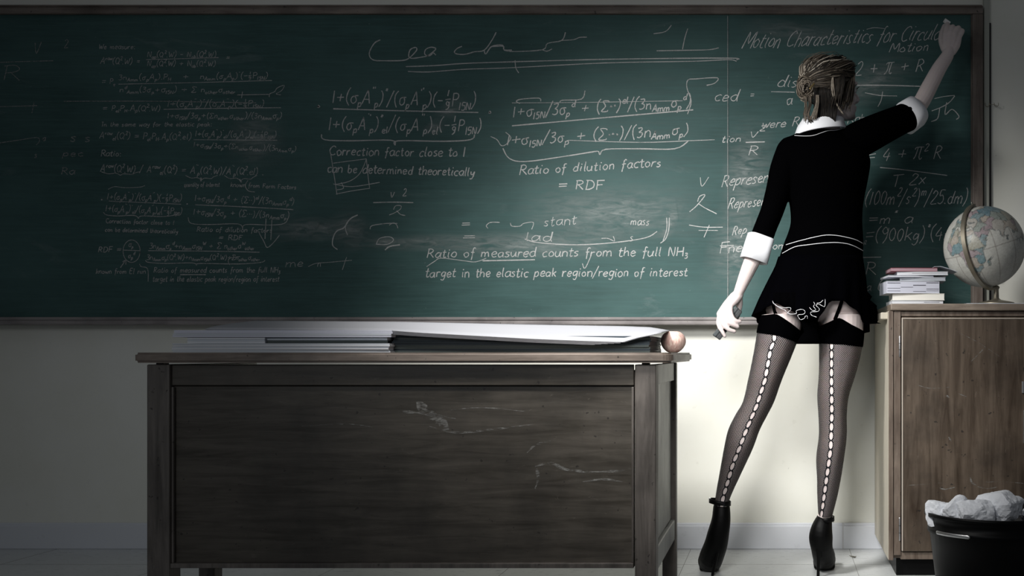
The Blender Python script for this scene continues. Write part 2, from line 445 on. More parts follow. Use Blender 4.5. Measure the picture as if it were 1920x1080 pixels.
# ---- single stroke handwriting
G = {
'a': (3.6, '3.2 3.4;2 4;.6 3;.4 1.4;1.2 .1;2.4 .6;3.1 2.2;3.3 4|3.3 4;3.1 1;3.7 .1'), 'b': (3.4, '.6 7;.5 3;.5 .2|.5 2.6;1.8 3.9;3 2.8;2.6 .7;1.4 0;.5 .6'),
'c': (3, '3 3.4;2 4;.7 3;.4 1.5;1.2 .1;2.8 .5'), 'd': (3.6, '3 3.2;1.8 3.9;.6 2.6;.5 1;1.6 .1;2.9 1.2;3.4 7|3.4 7;3 2;3.5 .1'),
'e': (3.2, '.4 2;2.7 2.5;2.6 3.6;1.6 4;.5 2.8;.5 1;1.6 .1;3 .8'), 'f': (2.6, '2.8 6.6;1.9 7;1.3 6;1.2 2;.9 -2|.2 3.6;2.5 3.9'),
'g': (3.4, '3 3.4;1.8 4;.6 2.8;.8 1.1;2 .9;3 2.6;3.1 4|3.1 4;2.9 -.5;1.8 -2.4;.5 -1.8'), 'h': (3.4, '.6 7;.4 0|.5 2.4;1.8 3.9;2.8 3.2;2.9 1.2;3 0'),
'i': (1.6, '.8 4;.6 1;1.1 0|.9 5.6;1 5.9'), 'k': (3.2, '.5 7;.4 0|2.8 4;.6 2|1.2 2.5;3 0'), 'l': (1.6, '.8 7;.6 3;.6 .6;1.2 .1'),
'm': (5.2, '.4 4;.4 0|.4 2.6;1.4 3.9;2.3 3.2;2.4 0|2.4 2.6;3.5 3.9;4.4 3.1;4.6 0'), 'n': (3.4, '.4 4;.4 0|.4 2.6;1.6 3.9;2.7 3.1;2.9 0'),
'o': (3.3, '1.8 4;.6 3;.4 1.4;1.4 .1;2.7 .9;2.9 2.8;1.8 4'), 'p': (3.4, '.7 4;.3 -2.6|.6 2.6;1.8 4;3 3;2.7 1;1.5 .2;.5 .8'),
'q': (3.4, '3 3.4;1.8 4;.6 2.8;.8 .6;2 .2;3 2|3.1 4;2.8 -2.6'), 'r': (2.6, '.5 4;.4 0|.4 2.2;1.3 3.6;2.5 3.7'),
's': (2.8, '2.5 3.6;1.4 4;.6 3.1;1.6 2.1;2.3 1.1;1.4 .1;.3 .5'), 't': (2.4, '1.2 6.3;1 1;1.6 .1;2.4 .6|.1 4.2;2.3 4.4'),
'u': (3.5, '.4 4;.4 1.3;1.3 .1;2.6 1;3 4|3 4;3 1;3.5 .1'), 'v': (3.1, '.3 4;1.4 0;2.9 4.2'), 'w': (4.6, '.3 4;1.1 .1;2.3 3.2;3.3 .1;4.4 4.2'),
'x': (3, '.3 4;2.8 0|2.8 4;.2 0'), 'y': (3.3, '.4 4;.8 1.6;2 1.4;3 4|3 4;2.6 0;1.5 -2.4;.2 -2'), 'z': (3, '.4 4;2.8 4;.4 0;3 .1'),
'A': (4.4, '.2 0;2.3 7;2.6 7;4 0|.9 2.5;3.6 2.7'), 'C': (4.4, '4 5.8;2.9 7;1.2 6;.4 3.4;1.2 .8;2.8 0;4.2 .9'),
'D': (4.4, '.7 6.9;.6 .1|.1 6.9;2.6 6.6;4 4.6;3.8 1.9;2 .2;.2 .1'), 'E': (3.8, '3.6 7;.6 6.9;.5 0;3.6 .1|.6 3.6;3 3.7'), 'F': (3.8, '.7 7;.5 0|.2 7;3.9 7.1|.6 3.7;3 3.8'),
'H': (4.3, '.6 7;.5 0|3.8 7;3.7 0|.6 3.5;3.8 3.7'), 'I': (2.4, '1.2 7;1.2 0|.3 7;2.2 7|.3 0;2.2 0'), 'M': (5.4, '.3 0;.9 7;2.6 2;4.6 7;5 0'), 'N': (4.4, '.5 0;.7 7;3.5 .2;4 7'),
'P': (3.8, '.7 7;.5 0|.3 6.8;2.4 7;3.6 5.6;2.6 3.8;.7 3.4'), 'Q': (4.6, '2.4 7;.8 5.6;.5 2.6;1.8 0;3.6 1.4;4 4.6;2.4 7|2.6 1.6;4.4 -.6'),
'R': (4.2, '.7 7;.5 0|.3 6.8;2.4 7.1;3.5 5.6;2.6 3.9;.7 3.5|1.6 3.6;4.1 0'), 'T': (4.2, '0 7;4.3 7.2|2.2 7;2 0'), 'V': (4, '.3 7;1.9 0;4 7.3'), 'W': (5.6, '.3 7;1.4 .1;2.8 5;4 .1;5.6 7'),
'K': (4, '.6 7;.5 0|3.6 7;.7 3.2;3.8 0'),
'0': (3.6, '1.8 7;.6 5.4;.5 2;1.7 0;3 1.7;3.1 5;1.8 7'), '1': (2, '1.1 7.2;.9 0'), '2': (3.6, '.5 5.6;1.6 7;3 6;2.4 3.4;.3 .1;3.6 .2'),
'3': (3.4, '.5 6.6;2.6 6.8;2.4 5;1.2 3.9;2.8 3.1;2.8 1;1.4 -.1;.3 .6'), '4': (3.8, '2.2 7;.3 2.6;3.6 2.8|2.8 4.6;2.4 -.2'), '5': (3.4, '3.2 7;.9 6.9;.7 4.1;2.4 4.3;3 2;1.8 0;.3 .5'),
'9': (3.4, '2.9 5.4;1.7 7;.6 5.4;1.6 3.6;2.9 5|3 6.6;2.7 2;1.4 -1.4'), '8': (3.4, '2.8 6;1.6 7;.7 5.6;2.6 2.2;1.8 0;.5 1.4;2.6 5;2.8 6'),
'=': (4.6, '.4 2.4;4.2 2.6|.5 4.3;4.3 4.5'), '+': (4.8, '.4 3.2;4.4 3.4|2.4 5.4;2.3 1.2'), '-': (3.6, '.4 3.3;3.2 3.4'), '(': (2.2, '2 8.4;.7 6;.5 2;1.9 -1.4'),
')': (2.2, '.3 8.4;1.5 6;1.6 2;.2 -1.4'), '/': (3, '2.9 8.6;0 -1.4'), '.': (1.6, '.5 .1;.8 .6;1.1 .1;.6 .2'), '%': (3.4, '1.6 9;1.4 5.6|.1 3.6;3 3.9|2.6 1.6;1.4 2.6;.8 1.2;2 .2;2.6 1.8|2.7 2.2;2.4 -1;1 -2.2'), ':': (1.6, '.7 .2;.9 .5|.8 3.6;1 3.9'), ',': (1.4, '.8 .6;.4 -.9'),
"'": (1.2, '.7 8.6;.5 6.8'), '*': (2.6, '.3 5;2.3 7|.4 7;2.2 5|1.3 7.4;1.2 4.6'), ' ': (2.8, ''), '|': (1.6, '.9 8.4;.7 -1.4'), '~': (1.6, '.5 3.1;.8 3.6;1.1 3.1;.6 3.2'),
'$': (3.7, '3.8 4.2;2 4.1;.6 3.1;.6 1;1.8 0;3 1.2;2.7 3.2;1.8 4.1'), '#': (4.2, '3.8 6;3.6 7;.5 7;2.4 3.6;.3 .1;3.7 .1;4 1'), '@': (4.6, '.2 5.6;1 6.5;4.5 6.7|1.5 6.6;1.2 2;.4 0|3.2 6.6;3 1.6;3.6 0;4.4 .6'),
}
def parse(s):
    out = []; i = 0; lvl = 0
    while i < len(s):
        ch = s[i]
        if ch in '^_':
            up = 1 if ch == '^' else -1
            if s[i+1] == '{':
                j = s.index('}', i)
                for q in s[i+2:j]: out.append((q, up))
                i = j+1
            else: out.append((s[i+1], up)); i += 2
        else: out.append((ch, 0)); i += 1
    return out
class Ink:
    def __init__(s): s.jobs = []; s.n = 0; s.cur = None
    def stroke(s, pts, wpx, sub=4):
        """pts in board pixels"""
        if len(pts) < 2: return
        own = s.cur is None
        bm = bmesh.new() if own else s.cur
        q = smooth_list(pts, sub) if len(pts) > 2 else smooth_list(pts, 2)
        s.n += 1
        yy = -.0306-(s.n % 7)*.00004
        k = BD/F; w = wpx*k/2
        if sum(math.hypot(a[0]-b[0], a[1]-b[1]) for a, b in zip(pts, pts[1:])) < 3.2:
            cx = sum(p[0] for p in pts)/len(pts); cy = sum(p[1] for p in pts)/len(pts)
            bm.faces.new([bm.verts.new((bx(cx)+w*1.25*math.cos(a), yy, bz(cy)+w*1.25*math.sin(a))) for a in [2*PI*i/9 for i in range(9)]])
            if own: s.jobs.append(('chalk_dot', bm))
            return
        Vp = [Vector((bx(a), 0, bz(b))) for a, b in q]
        L = []; R = []
        for i, p in enumerate(Vp):
            tg = Vp[min(i+1, len(Vp)-1)]-Vp[max(i-1, 0)]
            if tg.length < 1e-9: tg = Vector((1, 0, 0))
            tg.normalize(); nr = Vector((-tg.z, 0, tg.x))*w*random.uniform(.75, 1.2)
            L.append(bm.verts.new(((p+nr).x, yy, (p+nr).z)))
            R.append(bm.verts.new(((p-nr).x, yy, (p-nr).z)))
        for i in range(len(L)-1): bm.faces.new((L[i], R[i], R[i+1], L[i+1]))
        if own: s.jobs.append(('chalk_line', bm))
    def text(s, txt, x0, y0, h, x1=None, y1=None, w=1.5, slant=.14, jit=.21):
        """baseline from (x0,y0) to (x1,y1), capital height h pixels"""
        toks = parse(txt); pos = 0; items = []; s.cur = bmesh.new()
        for ch, lv in toks:
            k = 1 if lv == 0 else .62
            items.append((ch, lv, pos, k)); pos += (G[ch][0]+.5)*k
        u = h/7.0
        sx = u if x1 is None else (x1-x0)/pos
        if x1 is None: x1 = x0+pos*u
        if y1 is None: y1 = y0
        for ch, lv, p, k in items:
            st = G[ch][1]
            if not st:
                if h >= 13 and s.cur.verts: s.jobs.append(('chalk_writing', s.cur)); s.cur = bmesh.new()
                continue
            oy = {0: 0, 1: 4.6, -1: -2.0}[lv]+random.uniform(-.25, .25)
            sc = random.uniform(.93, 1.07)
            for part in st.split('|'):
                pts = []
                for c in part.split(';'):
                    a, b = [float(z) for z in c.split()]
                    a += random.uniform(-jit, jit); b += random.uniform(-jit, jit)
                    xx = x0+(p+a*k*sc)*sx; yy = b*k*sc+oy
                    base = y0+(y1-y0)*(xx-x0)/max(x1-x0, 1e-6)
                    pts.append((xx+yy*u*slant, base-yy*u))
                s.stroke(pts, w)
        s.jobs.append(('chalk_writing', s.cur)); s.cur = None
    def done(s, mat, label=None):
        for nm, bm in s.jobs: bm_obj(nm, bm, mat, board)
def brace(x0, x1, y, hgt, ym=None, tip=None):
    xm = (x0+x1)/2 if tip is None else tip
    return [[(x0, y-hgt), (x0+6, y-2), (x0+(xm-x0)*.4, y), (xm-8, y-1), (xm, y+hgt*.7)], [(xm, y+hgt*.7), (xm+6, y), (xm+(x1-xm)*.6, y+1), (x1-8, y-2), (x1, y-hgt)]]

fa = '1+($_pA^{\'\'}_p)^*/($_pA^{\'\'}_p)(-%P_{15N})'
fb = '1+($_pA^{\'\'}_p)^*_{el}/($_pA^{\'\'}_p)_{el}(-%P_{15N})'
ga = "1+$_{15N}/3$_p^d + (#~~)^{el}/(3n_{Amm}$_p^d)"
gb = "1+$_{15N}/3$_p + (#~~~)/(3n_{Amm}$_p)"
# far left notes
k = Ink()
k.text('V', 62, 100, 22, 78, w=1.6); k.text('2', 120, 90, 15, w=1.4); k.stroke([(0, 117), (60, 115), (100, 114)], 1.3)
k.text('R', 4, 150, 26, 42, w=1.4); k.stroke([(0, 200), (40, 199), (70, 198)], 1.3); k.stroke([(64, 192), (60, 212)], 1.3)
k.stroke([(0, 268), (40, 262), (70, 258), (74, 265), (68, 272)], 1.3); k.text('a', 80, 264, 12); k.text('s s', 130, 266, 16, 172)
k.text('s', 64, 296, 12); k.text('pec', 117, 293, 12, 158); k.text('Ra', 114, 327, 13, 142)
k.stroke([(120, 190), (300, 190), (480, 193)], 1.3)
k.done(M['chalk_faint'], 'faint half erased chalk notes at the far left')
k = Ink(); W = 1.15
k.text('We measure:', 185, 92, 9, 254, w=W)
k.text('A^{raw}(Q^2,W)', 188, 120, 11, 249, w=W); k.text('=', 256, 120, 9, w=W)
k.text('N_{ap}(Q^2,W) - N_{ab}(Q^2,W)', 276, 107, 10, 406, w=W); k.stroke([(274, 112), (410, 108)], W); k.text('N_{ap}(Q^2,W) + N_{ab}(Q^2,W)', 276, 124, 10, 405, w=W); k.text('=', 424, 113, 10, w=1.4)
k.text('= P_e', 190, 158, 11, 217, w=W); k.text('3n_{Amm}($_pA_p).P_H   +   n_{Amm}($_pA_p)^*(-%P_{15N})', 222, 150, 10, 503, 147, w=W)
k.stroke([(222, 158), (360, 155), (510, 151)], 1.4); k.text('n^d_{Amm}(3$_p+$_{15N}) + # n_{other}$_{other}', 224, 173, 10, 442, w=W)
k.stroke([(445, 178), (504, 177)], 1.3); k.stroke([(455, 172), (453, 184)], 1.3); k.stroke([(505, 182), (506, 176), (515, 172), (520, 165), (533, 160), (528, 170), (518, 176), (527, 178)], 1.3)
k.text('= P_{el}P_H.A_p(Q^2,W)', 192, 208, 10, 301, w=W); k.text(fa, 313, 200, 11, 496, w=W); k.stroke([(307, 205), (420, 203), (527, 202)], 1.4)
k.text('1+$_{15N}/3$_p+(#n_{other}$_{other})/(3n_{Amm}$_p)', 313, 222, 10, 529, w=W)
k.text('In the same way for the elastic peak:', 190, 237, 8, 398, w=W)
k.text('A^{raw}_{el}(Q^2) = P_{el}P_H.A_p(Q^2,el)', 186, 260, 11, 359, 262, w=W); k.text(fb, 365, 256, 10, 519, 258, w=W); k.stroke([(363, 262), (520, 263)], W)
k.text('1+$_{15N}/3$_p+(#n_{other}$_{other})/(3n_{Amm}$_p)', 362, 276, 9, 556, 284, w=W)
k.text('Ratio:', 189, 293, 11, 228, w=1.3)
k.text("A^{raw}(Q^2,W) / A^{raw}_{el}(Q^2) = A^{''}_p(Q^2,W)/A^{''}_p(Q^2,el) .", 188, 322, 12, 495, 328, w=1.3)
for a in brace(190, 262, 326, 4)+brace(348, 408, 334, 5)+brace(421, 482, 335, 6): k.stroke(a, W)
k.text('quantity of interest', 345, 350, 8, 412, w=1.2); k.text('known from Form Factors', 432, 350, 8, 556, 355, w=1.2)
k.stroke([(465, 338), (460, 348), (466, 358), (478, 360)], 1.3); k.stroke([(377, 333), (377, 340)], 2.5); k.stroke([(449, 336), (453, 342)], 2.5)
k.stroke([(203, 355), (215, 350), (235, 352), (262, 351), (272, 348)], W)
k.text(fa, 200, 374, 11, 341, 377, w=W); k.stroke([(204, 377), (340, 383)], 1.3); k.text(fb, 197, 396, 11, 342, 402, w=W)
for a in brace(194, 336, 405, 7, tip=260): k.stroke(a, 1.4)
k.text('Correction factor close to 1', 198, 418, 8, 327, 422, w=1.3); k.text('can be determined theoretically', 197, 434, 8, 334, 438, w=1.3)
k.stroke([(190, 374), (192, 375)], 2.5); k.stroke([(350, 382), (352, 383)], 2.2)
k.text(ga, 364, 377, 11, 552, 384, w=W); k.stroke([(366, 384), (460, 388), (550, 393)], 1.7); k.text(gb, 362, 402, 11, 543, 410, w=W)
for a in brace(353, 541, 421, 13, tip=455): k.stroke(a, 1.4)
k.text('Ratio of dilution factors', 369, 434, 9, 511, 436, w=1.2); k.text('= RDF', 410, 450, 9, 456, w=1.3)
k.stroke([(499, 410), (497, 448)], 1.5); k.stroke([(510, 412), (508, 450)], 1.5); k.stroke([(486, 437), (495, 453), (501, 464), (512, 456), (524, 441)], 1.5)
k.text('RDF =', 184, 473, 10, 228, w=1.5)
k.stroke([(247+16*math.cos(a*.5), 471+21*math.sin(a*.5)) for a in range(14)], 1.3); k.stroke([(232, 469), (262, 470)], 1.3); k.text('$_p', 241, 463, 10, w=1.3); k.text('$_p^d', 240, 484, 10, w=1.3)
k.text('3n_{Amm}$_p^d+n_{Amm}$_{15N}^W + # n_{other}$^W_{other}', 280, 466, 10, 478, w=W); k.stroke([(278, 470), (400, 471), (487, 473)], 1.4)
k.text('3n_{Amm}$_p(Q^2,W)+n_{Amm}$_{15N}(Q^2,W)+#n_{other}$_{other}', 275, 487, 9, 488, w=W)
for a in brace(273, 497, 494, 6, tip=369): k.stroke(a, 1.4)
k.stroke([(226, 502), (235, 489)], 1.6); k.stroke([(230, 491), (236, 488), (236, 496)], 1.6)
k.text('known from EI run', 180, 513, 9, 274, w=1.3); k.stroke([(262, 495), (265, 500), (277, 504), (278, 528)], 1.2)
k.text('Ratio of measured counts from the full NH_3', 288, 511, 10, 526, w=1.2); k.stroke([(338, 515), (386, 515)], 2)
k.text('target in the elastic peak region/region of interest', 286, 528, 10, 524, w=1.2)
k.stroke([(431, 497), (428, 490), (432, 484), (450, 481)], 1.2)
k.text('me', 535, 500, 14, 570, w=1.1); k.stroke([(578, 500), (592, 494), (615, 492), (660, 488)], 1.1); k.stroke([(650, 482), (642, 506)], 1.2); k.text('n', 595, 500, 14, w=1.1)
k.done(M['chalk_soft'], 'block of small faint formulas on the left')
# middle heading and big fractions
def z4(L): return [(580+a*.2037, 30+b*.2037) for a, b in L]
def z6(L): return [(920+a*.2778, 30+b*.2778) for a, b in L]
k = Ink(); W = 2.0
for L in ([(655, 220), (600, 250), (555, 330), (560, 380), (600, 408), (700, 412), (850, 410), (915, 390), (985, 320), (980, 290), (930, 310), (915, 370), (945, 390), (1040, 378), (1090, 365), (1140, 330), (1165, 300), (1120, 288), (1070, 310), (1065, 355), (1110, 365), (1140, 340), (1165, 360)],
          [(1405, 280), (1360, 300), (1335, 335), (1370, 352), (1440, 352), (1520, 330), (1610, 315), (1680, 225), (1720, 150)], [(1610, 315), (1625, 350), (1680, 280), (1780, 270), (1792, 310), (1865, 315)]):
    k.stroke(z4(L), W)
for L in ([(0, 208), (85, 205), (92, 230), (160, 240), (350, 228), (385, 185), (480, 165), (505, 110)], [(350, 228), (380, 238), (415, 222)], [(480, 165), (560, 160), (600, 145), (650, 143)],
          [(1100, 120), (1180, 105), (1220, 62)], [(1330, 85), (1310, 150), (1295, 225)], [(1120, 235), (1300, 232), (1470, 228), (1540, 215)], [(165, 300), (170, 350), (190, 385)]):
    k.stroke(z6(L), 1.7)
k.stroke([(761, 125), (816, 123), (871, 119), (960, 116), (1150, 111), (1365, 109), (1381, 112)], 2.0)
k.stroke([(765, 134), (804, 135), (871, 130), (960, 127), (1137, 118), (1298, 115), (1365, 112), (1381, 115)], 1.7)
k.text(fa, 621, 193, 23, 893, 201, w=1.9); k.stroke([(625, 204), (760, 208), (897, 211)], 2.4)
k.text(fb, 614, 243, 22, 904, 246, w=1.9)
for dx, dy in ((597, 200), (918, 211)): k.stroke([(dx-1, dy-2), (dx+2, dy), (dx-1, dy+1), (dx+1, dy-1)], 3.4)
for a in brace(603, 890, 264, 12, tip=741): k.stroke(a, 2.2)
k.text('Correction factor close to 1', 617, 291, 17, 874, 294, w=1.9); k.text('can be determined theoretically', 613, 323, 16, 891, 330, w=1.9)
k.text(ga, 960, 220, 20, 1296, 200, w=1.9); k.stroke([(960, 236), (1130, 221), (1300, 206)], 2.2)
k.text(gb, 948, 273, 20, 1292, 252, w=1.9)
k.stroke([(943, 278), (955, 297), (985, 303), (1060, 293), (1110, 285), (1122, 284), (1125, 290), (1136, 280), (1200, 279), (1265, 279), (1290, 265)], 2)
k.text('Ratio of dilution factors', 973, 328, 17, 1241, 312, w=1.9); k.text('= RDF', 1045, 356, 17, 1133, 355, w=2)
k.text('Ratio of measured counts from the full NH_3', 800, 483, 17, 1291, 480, w=1.8); k.stroke([(905, 489), (1003, 487)], 2.2)
k.text('target in the elastic peak region/region of interest', 797, 520, 17, 1290, 518, w=1.8)
k.done(M['chalk_mid'], 'large neat formulas and captions on the middle of the board')
k = Ink(); W = 1.4
for L in ([(620, 288), (626, 325), (632, 365)], [(625, 306), (655, 302), (687, 298)], [(687, 298), (690, 328), (693, 352)], [(628, 346), (655, 340), (675, 325), (687, 299)], [(625, 345), (660, 350), (712, 342)], [(630, 364), (660, 358), (694, 353)], [(640, 342), (644, 353), (632, 356)]):
    k.stroke(L, 1.3)
k.text('v', 731, 370, 18, w=W); k.text('2', 755, 367, 14, w=W); k.stroke([(700, 380), (735, 379), (775, 380)], 1.8); k.stroke([(738, 393), (742, 386), (752, 386), (750, 393), (738, 400), (730, 403)], W); k.stroke([(744, 395), (751, 402), (760, 404)], W)
k.stroke([(671, 403), (656, 411), (645, 427), (632, 433), (625, 445), (624, 460), (633, 468)], 2); k.stroke([(661, 408), (650, 418), (648, 430), (652, 441)], 1.4)
k.stroke([(694, 430), (698, 423), (725, 419), (745, 419)], W); k.stroke([(730, 422), (738, 418), (744, 422), (746, 428)], W)
k.stroke([(705, 458), (727, 458), (738, 450), (730, 444), (712, 447), (706, 457)], W); k.stroke([(722, 469), (731, 462), (750, 459)], 2.4)
k.text('=', 864, 427, 14, 884, w=W); k.text('=', 866, 452, 14, 892, w=W)
k.stroke([(915, 428), (912, 423), (920, 417), (937, 417)], W); k.stroke([(957, 418), (960, 424), (975, 424), (982, 419), (1000, 417), (997, 430)], W)
k.text('stant', 1018, 425, 18, 1082, 420, w=W); k.text('mass', 1182, 422, 14, 1218, w=1.6); k.text('lad', 984, 452, 17, 1036, w=W); k.stroke([(1128, 447), (1140, 447), (1152, 452), (1150, 443)], W); k.text('s', 1180, 452, 16, w=W)
k.stroke([(984, 448), (1010, 455), (1080, 459), (1150, 455), (1210, 446), (1232, 434)], 1.8)
k.stroke([(1255, 408), (1254, 430), (1248, 448), (1238, 456)], 1.6); k.stroke([(1250, 408), (1250, 430), (1243, 452)], 1.4)
k.stroke([(1092, 494), (1097, 503), (1108, 480)], 1.5); k.stroke([(800, 500), (815, 490), (828, 484), (870, 489), (892, 491), (912, 484)], 1.3)
k.stroke([(975, 194), (968, 190), (978, 186), (1010, 184), (1014, 190)], 1.8); k.stroke([(1050, 192), (1055, 188), (1090, 186), (1097, 170)], 1.7); k.stroke([(960, 193), (1100, 192), (1280, 189)], 1.0)
k.stroke([(1289, 214), (1296, 190), (1288, 165), (1290, 150), (1305, 148), (1345, 146), (1340, 156), (1325, 160)], 1.6)
k.stroke([(1065, 263), (1200, 267), (1290, 264), (1340, 262)], 1.2); k.stroke([(920, 256), (932, 262), (940, 273), (950, 270), (958, 258), (948, 248)], 1.4)
k.done(M['chalk_mid'], 'loose scrawled chalk marks across the lower middle')
# right panel, cursive
k = Ink(); W = 1.5
k.text('Motion Characteristics for Circular', 1390, 92, 30, 1772, 74, w=W, slant=.45, jit=.3)
k.text('Motion', 1665, 99, 17, 1742, 95, w=W, slant=.35, jit=.3); k.stroke([(1625, 55), (1640, 52), (1660, 54)], 1)
k.text('2 + @ + R', 1602, 142, 24, 1732, 134, w=W, slant=.25, jit=.25); k.stroke([(1606, 160), (1660, 160), (1726, 162)], 2)
k.stroke([(1622, 174), (1650, 179), (1682, 180)], W); k.stroke([(1655, 172), (1652, 188), (1646, 200)], W)
k.text('ced', 1338, 190, 21, 1384, w=W, slant=.3); k.text('=', 1406, 184, 12, w=W); k.text('dis', 1455, 164, 21, 1496, w=W, slant=.35); k.stroke([(1446, 172), (1490, 173)], W); k.text('a', 1474, 196, 22, w=W)
k.text('were R', 1427, 241, 16, 1498, 236, w=W, slant=.3); k.text('tion', 1352, 268, 14, 1390, 266, w=W, slant=.3)
k.text('v^2', 1404, 258, 18, 1432, w=W, slant=.3); k.stroke([(1398, 267), (1434, 266)], 1.8); k.text('R', 1402, 291, 17, 1422, w=W, slant=.3)
k.text('V', 1309, 350, 18, 1328, w=1.2, slant=.2); k.text('Represents', 1352, 350, 22, 1460, 340, w=W, slant=.3, jit=.25); k.stroke([(1293, 397), (1306, 386), (1322, 366), (1312, 368), (1308, 378)], W); k.stroke([(1310, 382), (1322, 390), (1344, 401)], W)
k.text('Represents', 1364, 392, 20, 1450, 384, w=W, slant=.3, jit=.25); k.stroke([(1292, 422), (1320, 426), (1355, 426)], 1.5); k.stroke([(1330, 422), (1320, 445)], W); k.stroke([(1310, 432), (1346, 432)], 1.1)
k.text('Rep.', 1372, 441, 17, 1404, 437, w=W, slant=.3); k.text('Fnet', 1348, 475, 20, 1404, 472, w=W, slant=.2); k.stroke([(1350, 461), (1376, 460)], 1.5)
k.text('om', 1448, 467, 14, 1475, w=W)
k.text('= 4 + @^2 R', 1624, 304, 23, 1766, 296, w=W, slant=.25, jit=.25); k.stroke([(1650, 314), (1700, 319), (1776, 329)], W)
k.text('T 2x', 1670, 350, 21, 1736, 345, w=W, slant=.25, jit=.25)
k.text('(100m^2/s^2)^m/25.dm)', 1620, 384, 25, 1813, 382, w=W, slant=.25, jit=.2); k.text('=m^* a', 1626, 420, 19, 1712, 418, w=W, slant=.25)
k.text('=(900kg)^*(4m', 1620, 452, 24, 1790, 450, w=W, slant=.2, jit=.2); k.stroke([(1610, 483), (1652, 482)], W); k.text('R', 1620, 515, 22, 1644, w=W, slant=.2)
k.text('V^2', 1612, 466, 12, w=1.1); k.stroke([(1660, 520), (1650, 530), (1647, 543), (1657, 546)], W); k.text('a', 1624, 545, 16, w=1.2)
k.stroke([(1747, 208), (1765, 201), (1780, 192), (1790, 180)], 1.6); k.stroke([(1762, 202), (1758, 222), (1746, 228)], 1.8); k.stroke([(1775, 192), (1772, 215), (1785, 205), (1798, 218), (1793, 224)], 1.7); k.stroke([(1752, 185), (1770, 181), (1790, 179)], 1.2)
k.text('Rab', 1588, 232, 14, 1625, 226, w=1.2)
k.done(M['chalk_bright'], 'slanted cursive physics notes on the right board panel')
# panel joint line and smears of dust
k = Ink(); k.stroke([(1364.5, 30), (1364.6, 310), (1364.6, 590)], 1.0); k.done(M['chalk_soft'])
def smudge(cx, cy, hw, hh, rot=0):
    me = bpy.data.meshes.new('smudge'); c, s = math.cos(rot), math.sin(rot); pts = []
    for a, b in ((-hw, -hh), (hw, -hh), (hw, hh), (-hw, hh)):
        pts.append((bx(cx+a*c-b*s), -.0304-.00003*random.random(), bz(cy+a*s+b*c)))
    me.from_pydata(pts, [], [(0, 1, 2, 3)]); uv = me.uv_layers.new(name='UVMap')
    for i, q in enumerate(((0, 0), (1, 0), (1, 1), (0, 1))): uv.data[i].uv = q
    o = link('chalk_dust', me, M['chalk_smudge'], board); return o
for a in ((845, 205, 40, 18, -.6), (815, 240, 26, 16, -.5), (655, 430, 40, 45, -.6), (600, 430, 90, 25, 0), (1256, 412, 16, 42, .35), (800, 455, 190, 18, 0), (720, 455, 22, 12, 0), (1000, 460, 210, 30, 0),
          (1500, 60, 120, 24, .1), (560, 430, 60, 20, -.2), (1380, 470, 60, 90, .2), (1150, 400, 190, 60, 0), (480, 260, 60, 60, 0), (1640, 150, 90, 40, -.5), (1400, 330, 50, 120, .1)):
    smudge(*a)
# conduit with wire clips to the right of the board
cd = empty('wall_conduit', (bx(1851), -.01, bz(560)), 'thin painted vertical conduit on the wall at right of the chalkboard', 'conduit')
bm = bmesh.new(); box(bm, bx(1845), bx(1856), -.024, 0, .05, 2.4, .004); bm_obj('channel', bm, M['conduit_paint'], cd)
bm = bmesh.new(); box(bm, bx(1856), bx(1860), -.012, 0, .05, bz(40), .002); bm_obj('shade_strip', bm, M['black'], cd)  # black strip painted in for the shadow line beside the channel
for yy in (196, 520):
    bm = bmesh.new()
    for s in (0, 1):
        pts = [P(1851+dx+s*17, yy+dy, D-.028) for dx, dy in ((-4, -3), (-3, 2), (1, 4), (4, 1), (4, -3))]
        tube(bm, pts, [.0012]*5, 6, 3)
    tube(bm, [P(1854, yy+1, D-.028), P(1862, yy, D-.026), P(1869, yy+2, D-.026)], [.001]*3, 6, 2)
    bm_obj('clip', bm, M['bronze'], cd, True)
# ------------------------------------------------------------------ desk
DF, DB = 3.11, 3.76
yF, yB = DF-D, DB-D
def fx(px): return (px-VX)/S(DF)
def fz(py): return H+(VY-py)/S(DF)
desk = empty('teacher_desk', (fx(750), (yF+yB)/2, 0), 'large dark wooden teacher desk with scratched front panel, in front of the chalkboard', 'desk')
TT = H+.0015                                       # table top height
bm = bmesh.new(); t = bmesh.new()
x0, x1 = fx(258), -.290
pts = []
def corner(cx, cy, r, a0):
    for k in range(7):
        a = math.radians(a0+k*15); pts.append((cx+r*math.cos(a), cy+r*math.sin(a)))
corner(x1-.035, yF-.02+.035, .035, -90); corner(x1-.02, yB+.02-.02, .02, 0); corner(x0+.012, yB+.02-.012, .012, 90); corner(x0+.012, yF-.02+.012, .012, 180)
lo = [t.verts.new((a, b, fz(680.4))) for a, b in pts]; t.faces.new(lo[::-1])
r = bmesh.ops.extrude_face_region(t, geom=t.faces[:]); bmesh.ops.translate(t, verts=[v for v in r['geom'] if isinstance(v, bmesh.types.BMVert)], vec=(0, 0, TT-fz(680.4)))
es = [e for e in t.edges if abs(e.verts[0].co.z-e.verts[1].co.z) < 1e-5]
bmesh.ops.recalc_face_normals(t, faces=t.faces[:]); bmesh.ops.bevel(t, geom=es, offset=.006, segments=3, affect='EDGES')
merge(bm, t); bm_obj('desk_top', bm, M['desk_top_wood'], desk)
PZ = fz(683.4)
pw = .062
LX0 = fx(275); RX1 = fx(1230)
def post(name, a, b, c, d, z1=PZ, z0=0.0, mat='desk_post_wood'):
    return box_obj(name, (a, b, c, d, z0, z1), M[mat], desk, .003)
post('leg', LX0, LX0+pw, yF, yF+.06)
post('leg', RX1-pw+.004, RX1, yF, yF+.06)
post('leg', RX1-.045, RX1, yB-.045, yB)
ld = 3.40-D; lx = (372-VX)/S(3.40)
post('leg', lx, lx+.048, ld, ld+.05, .3)
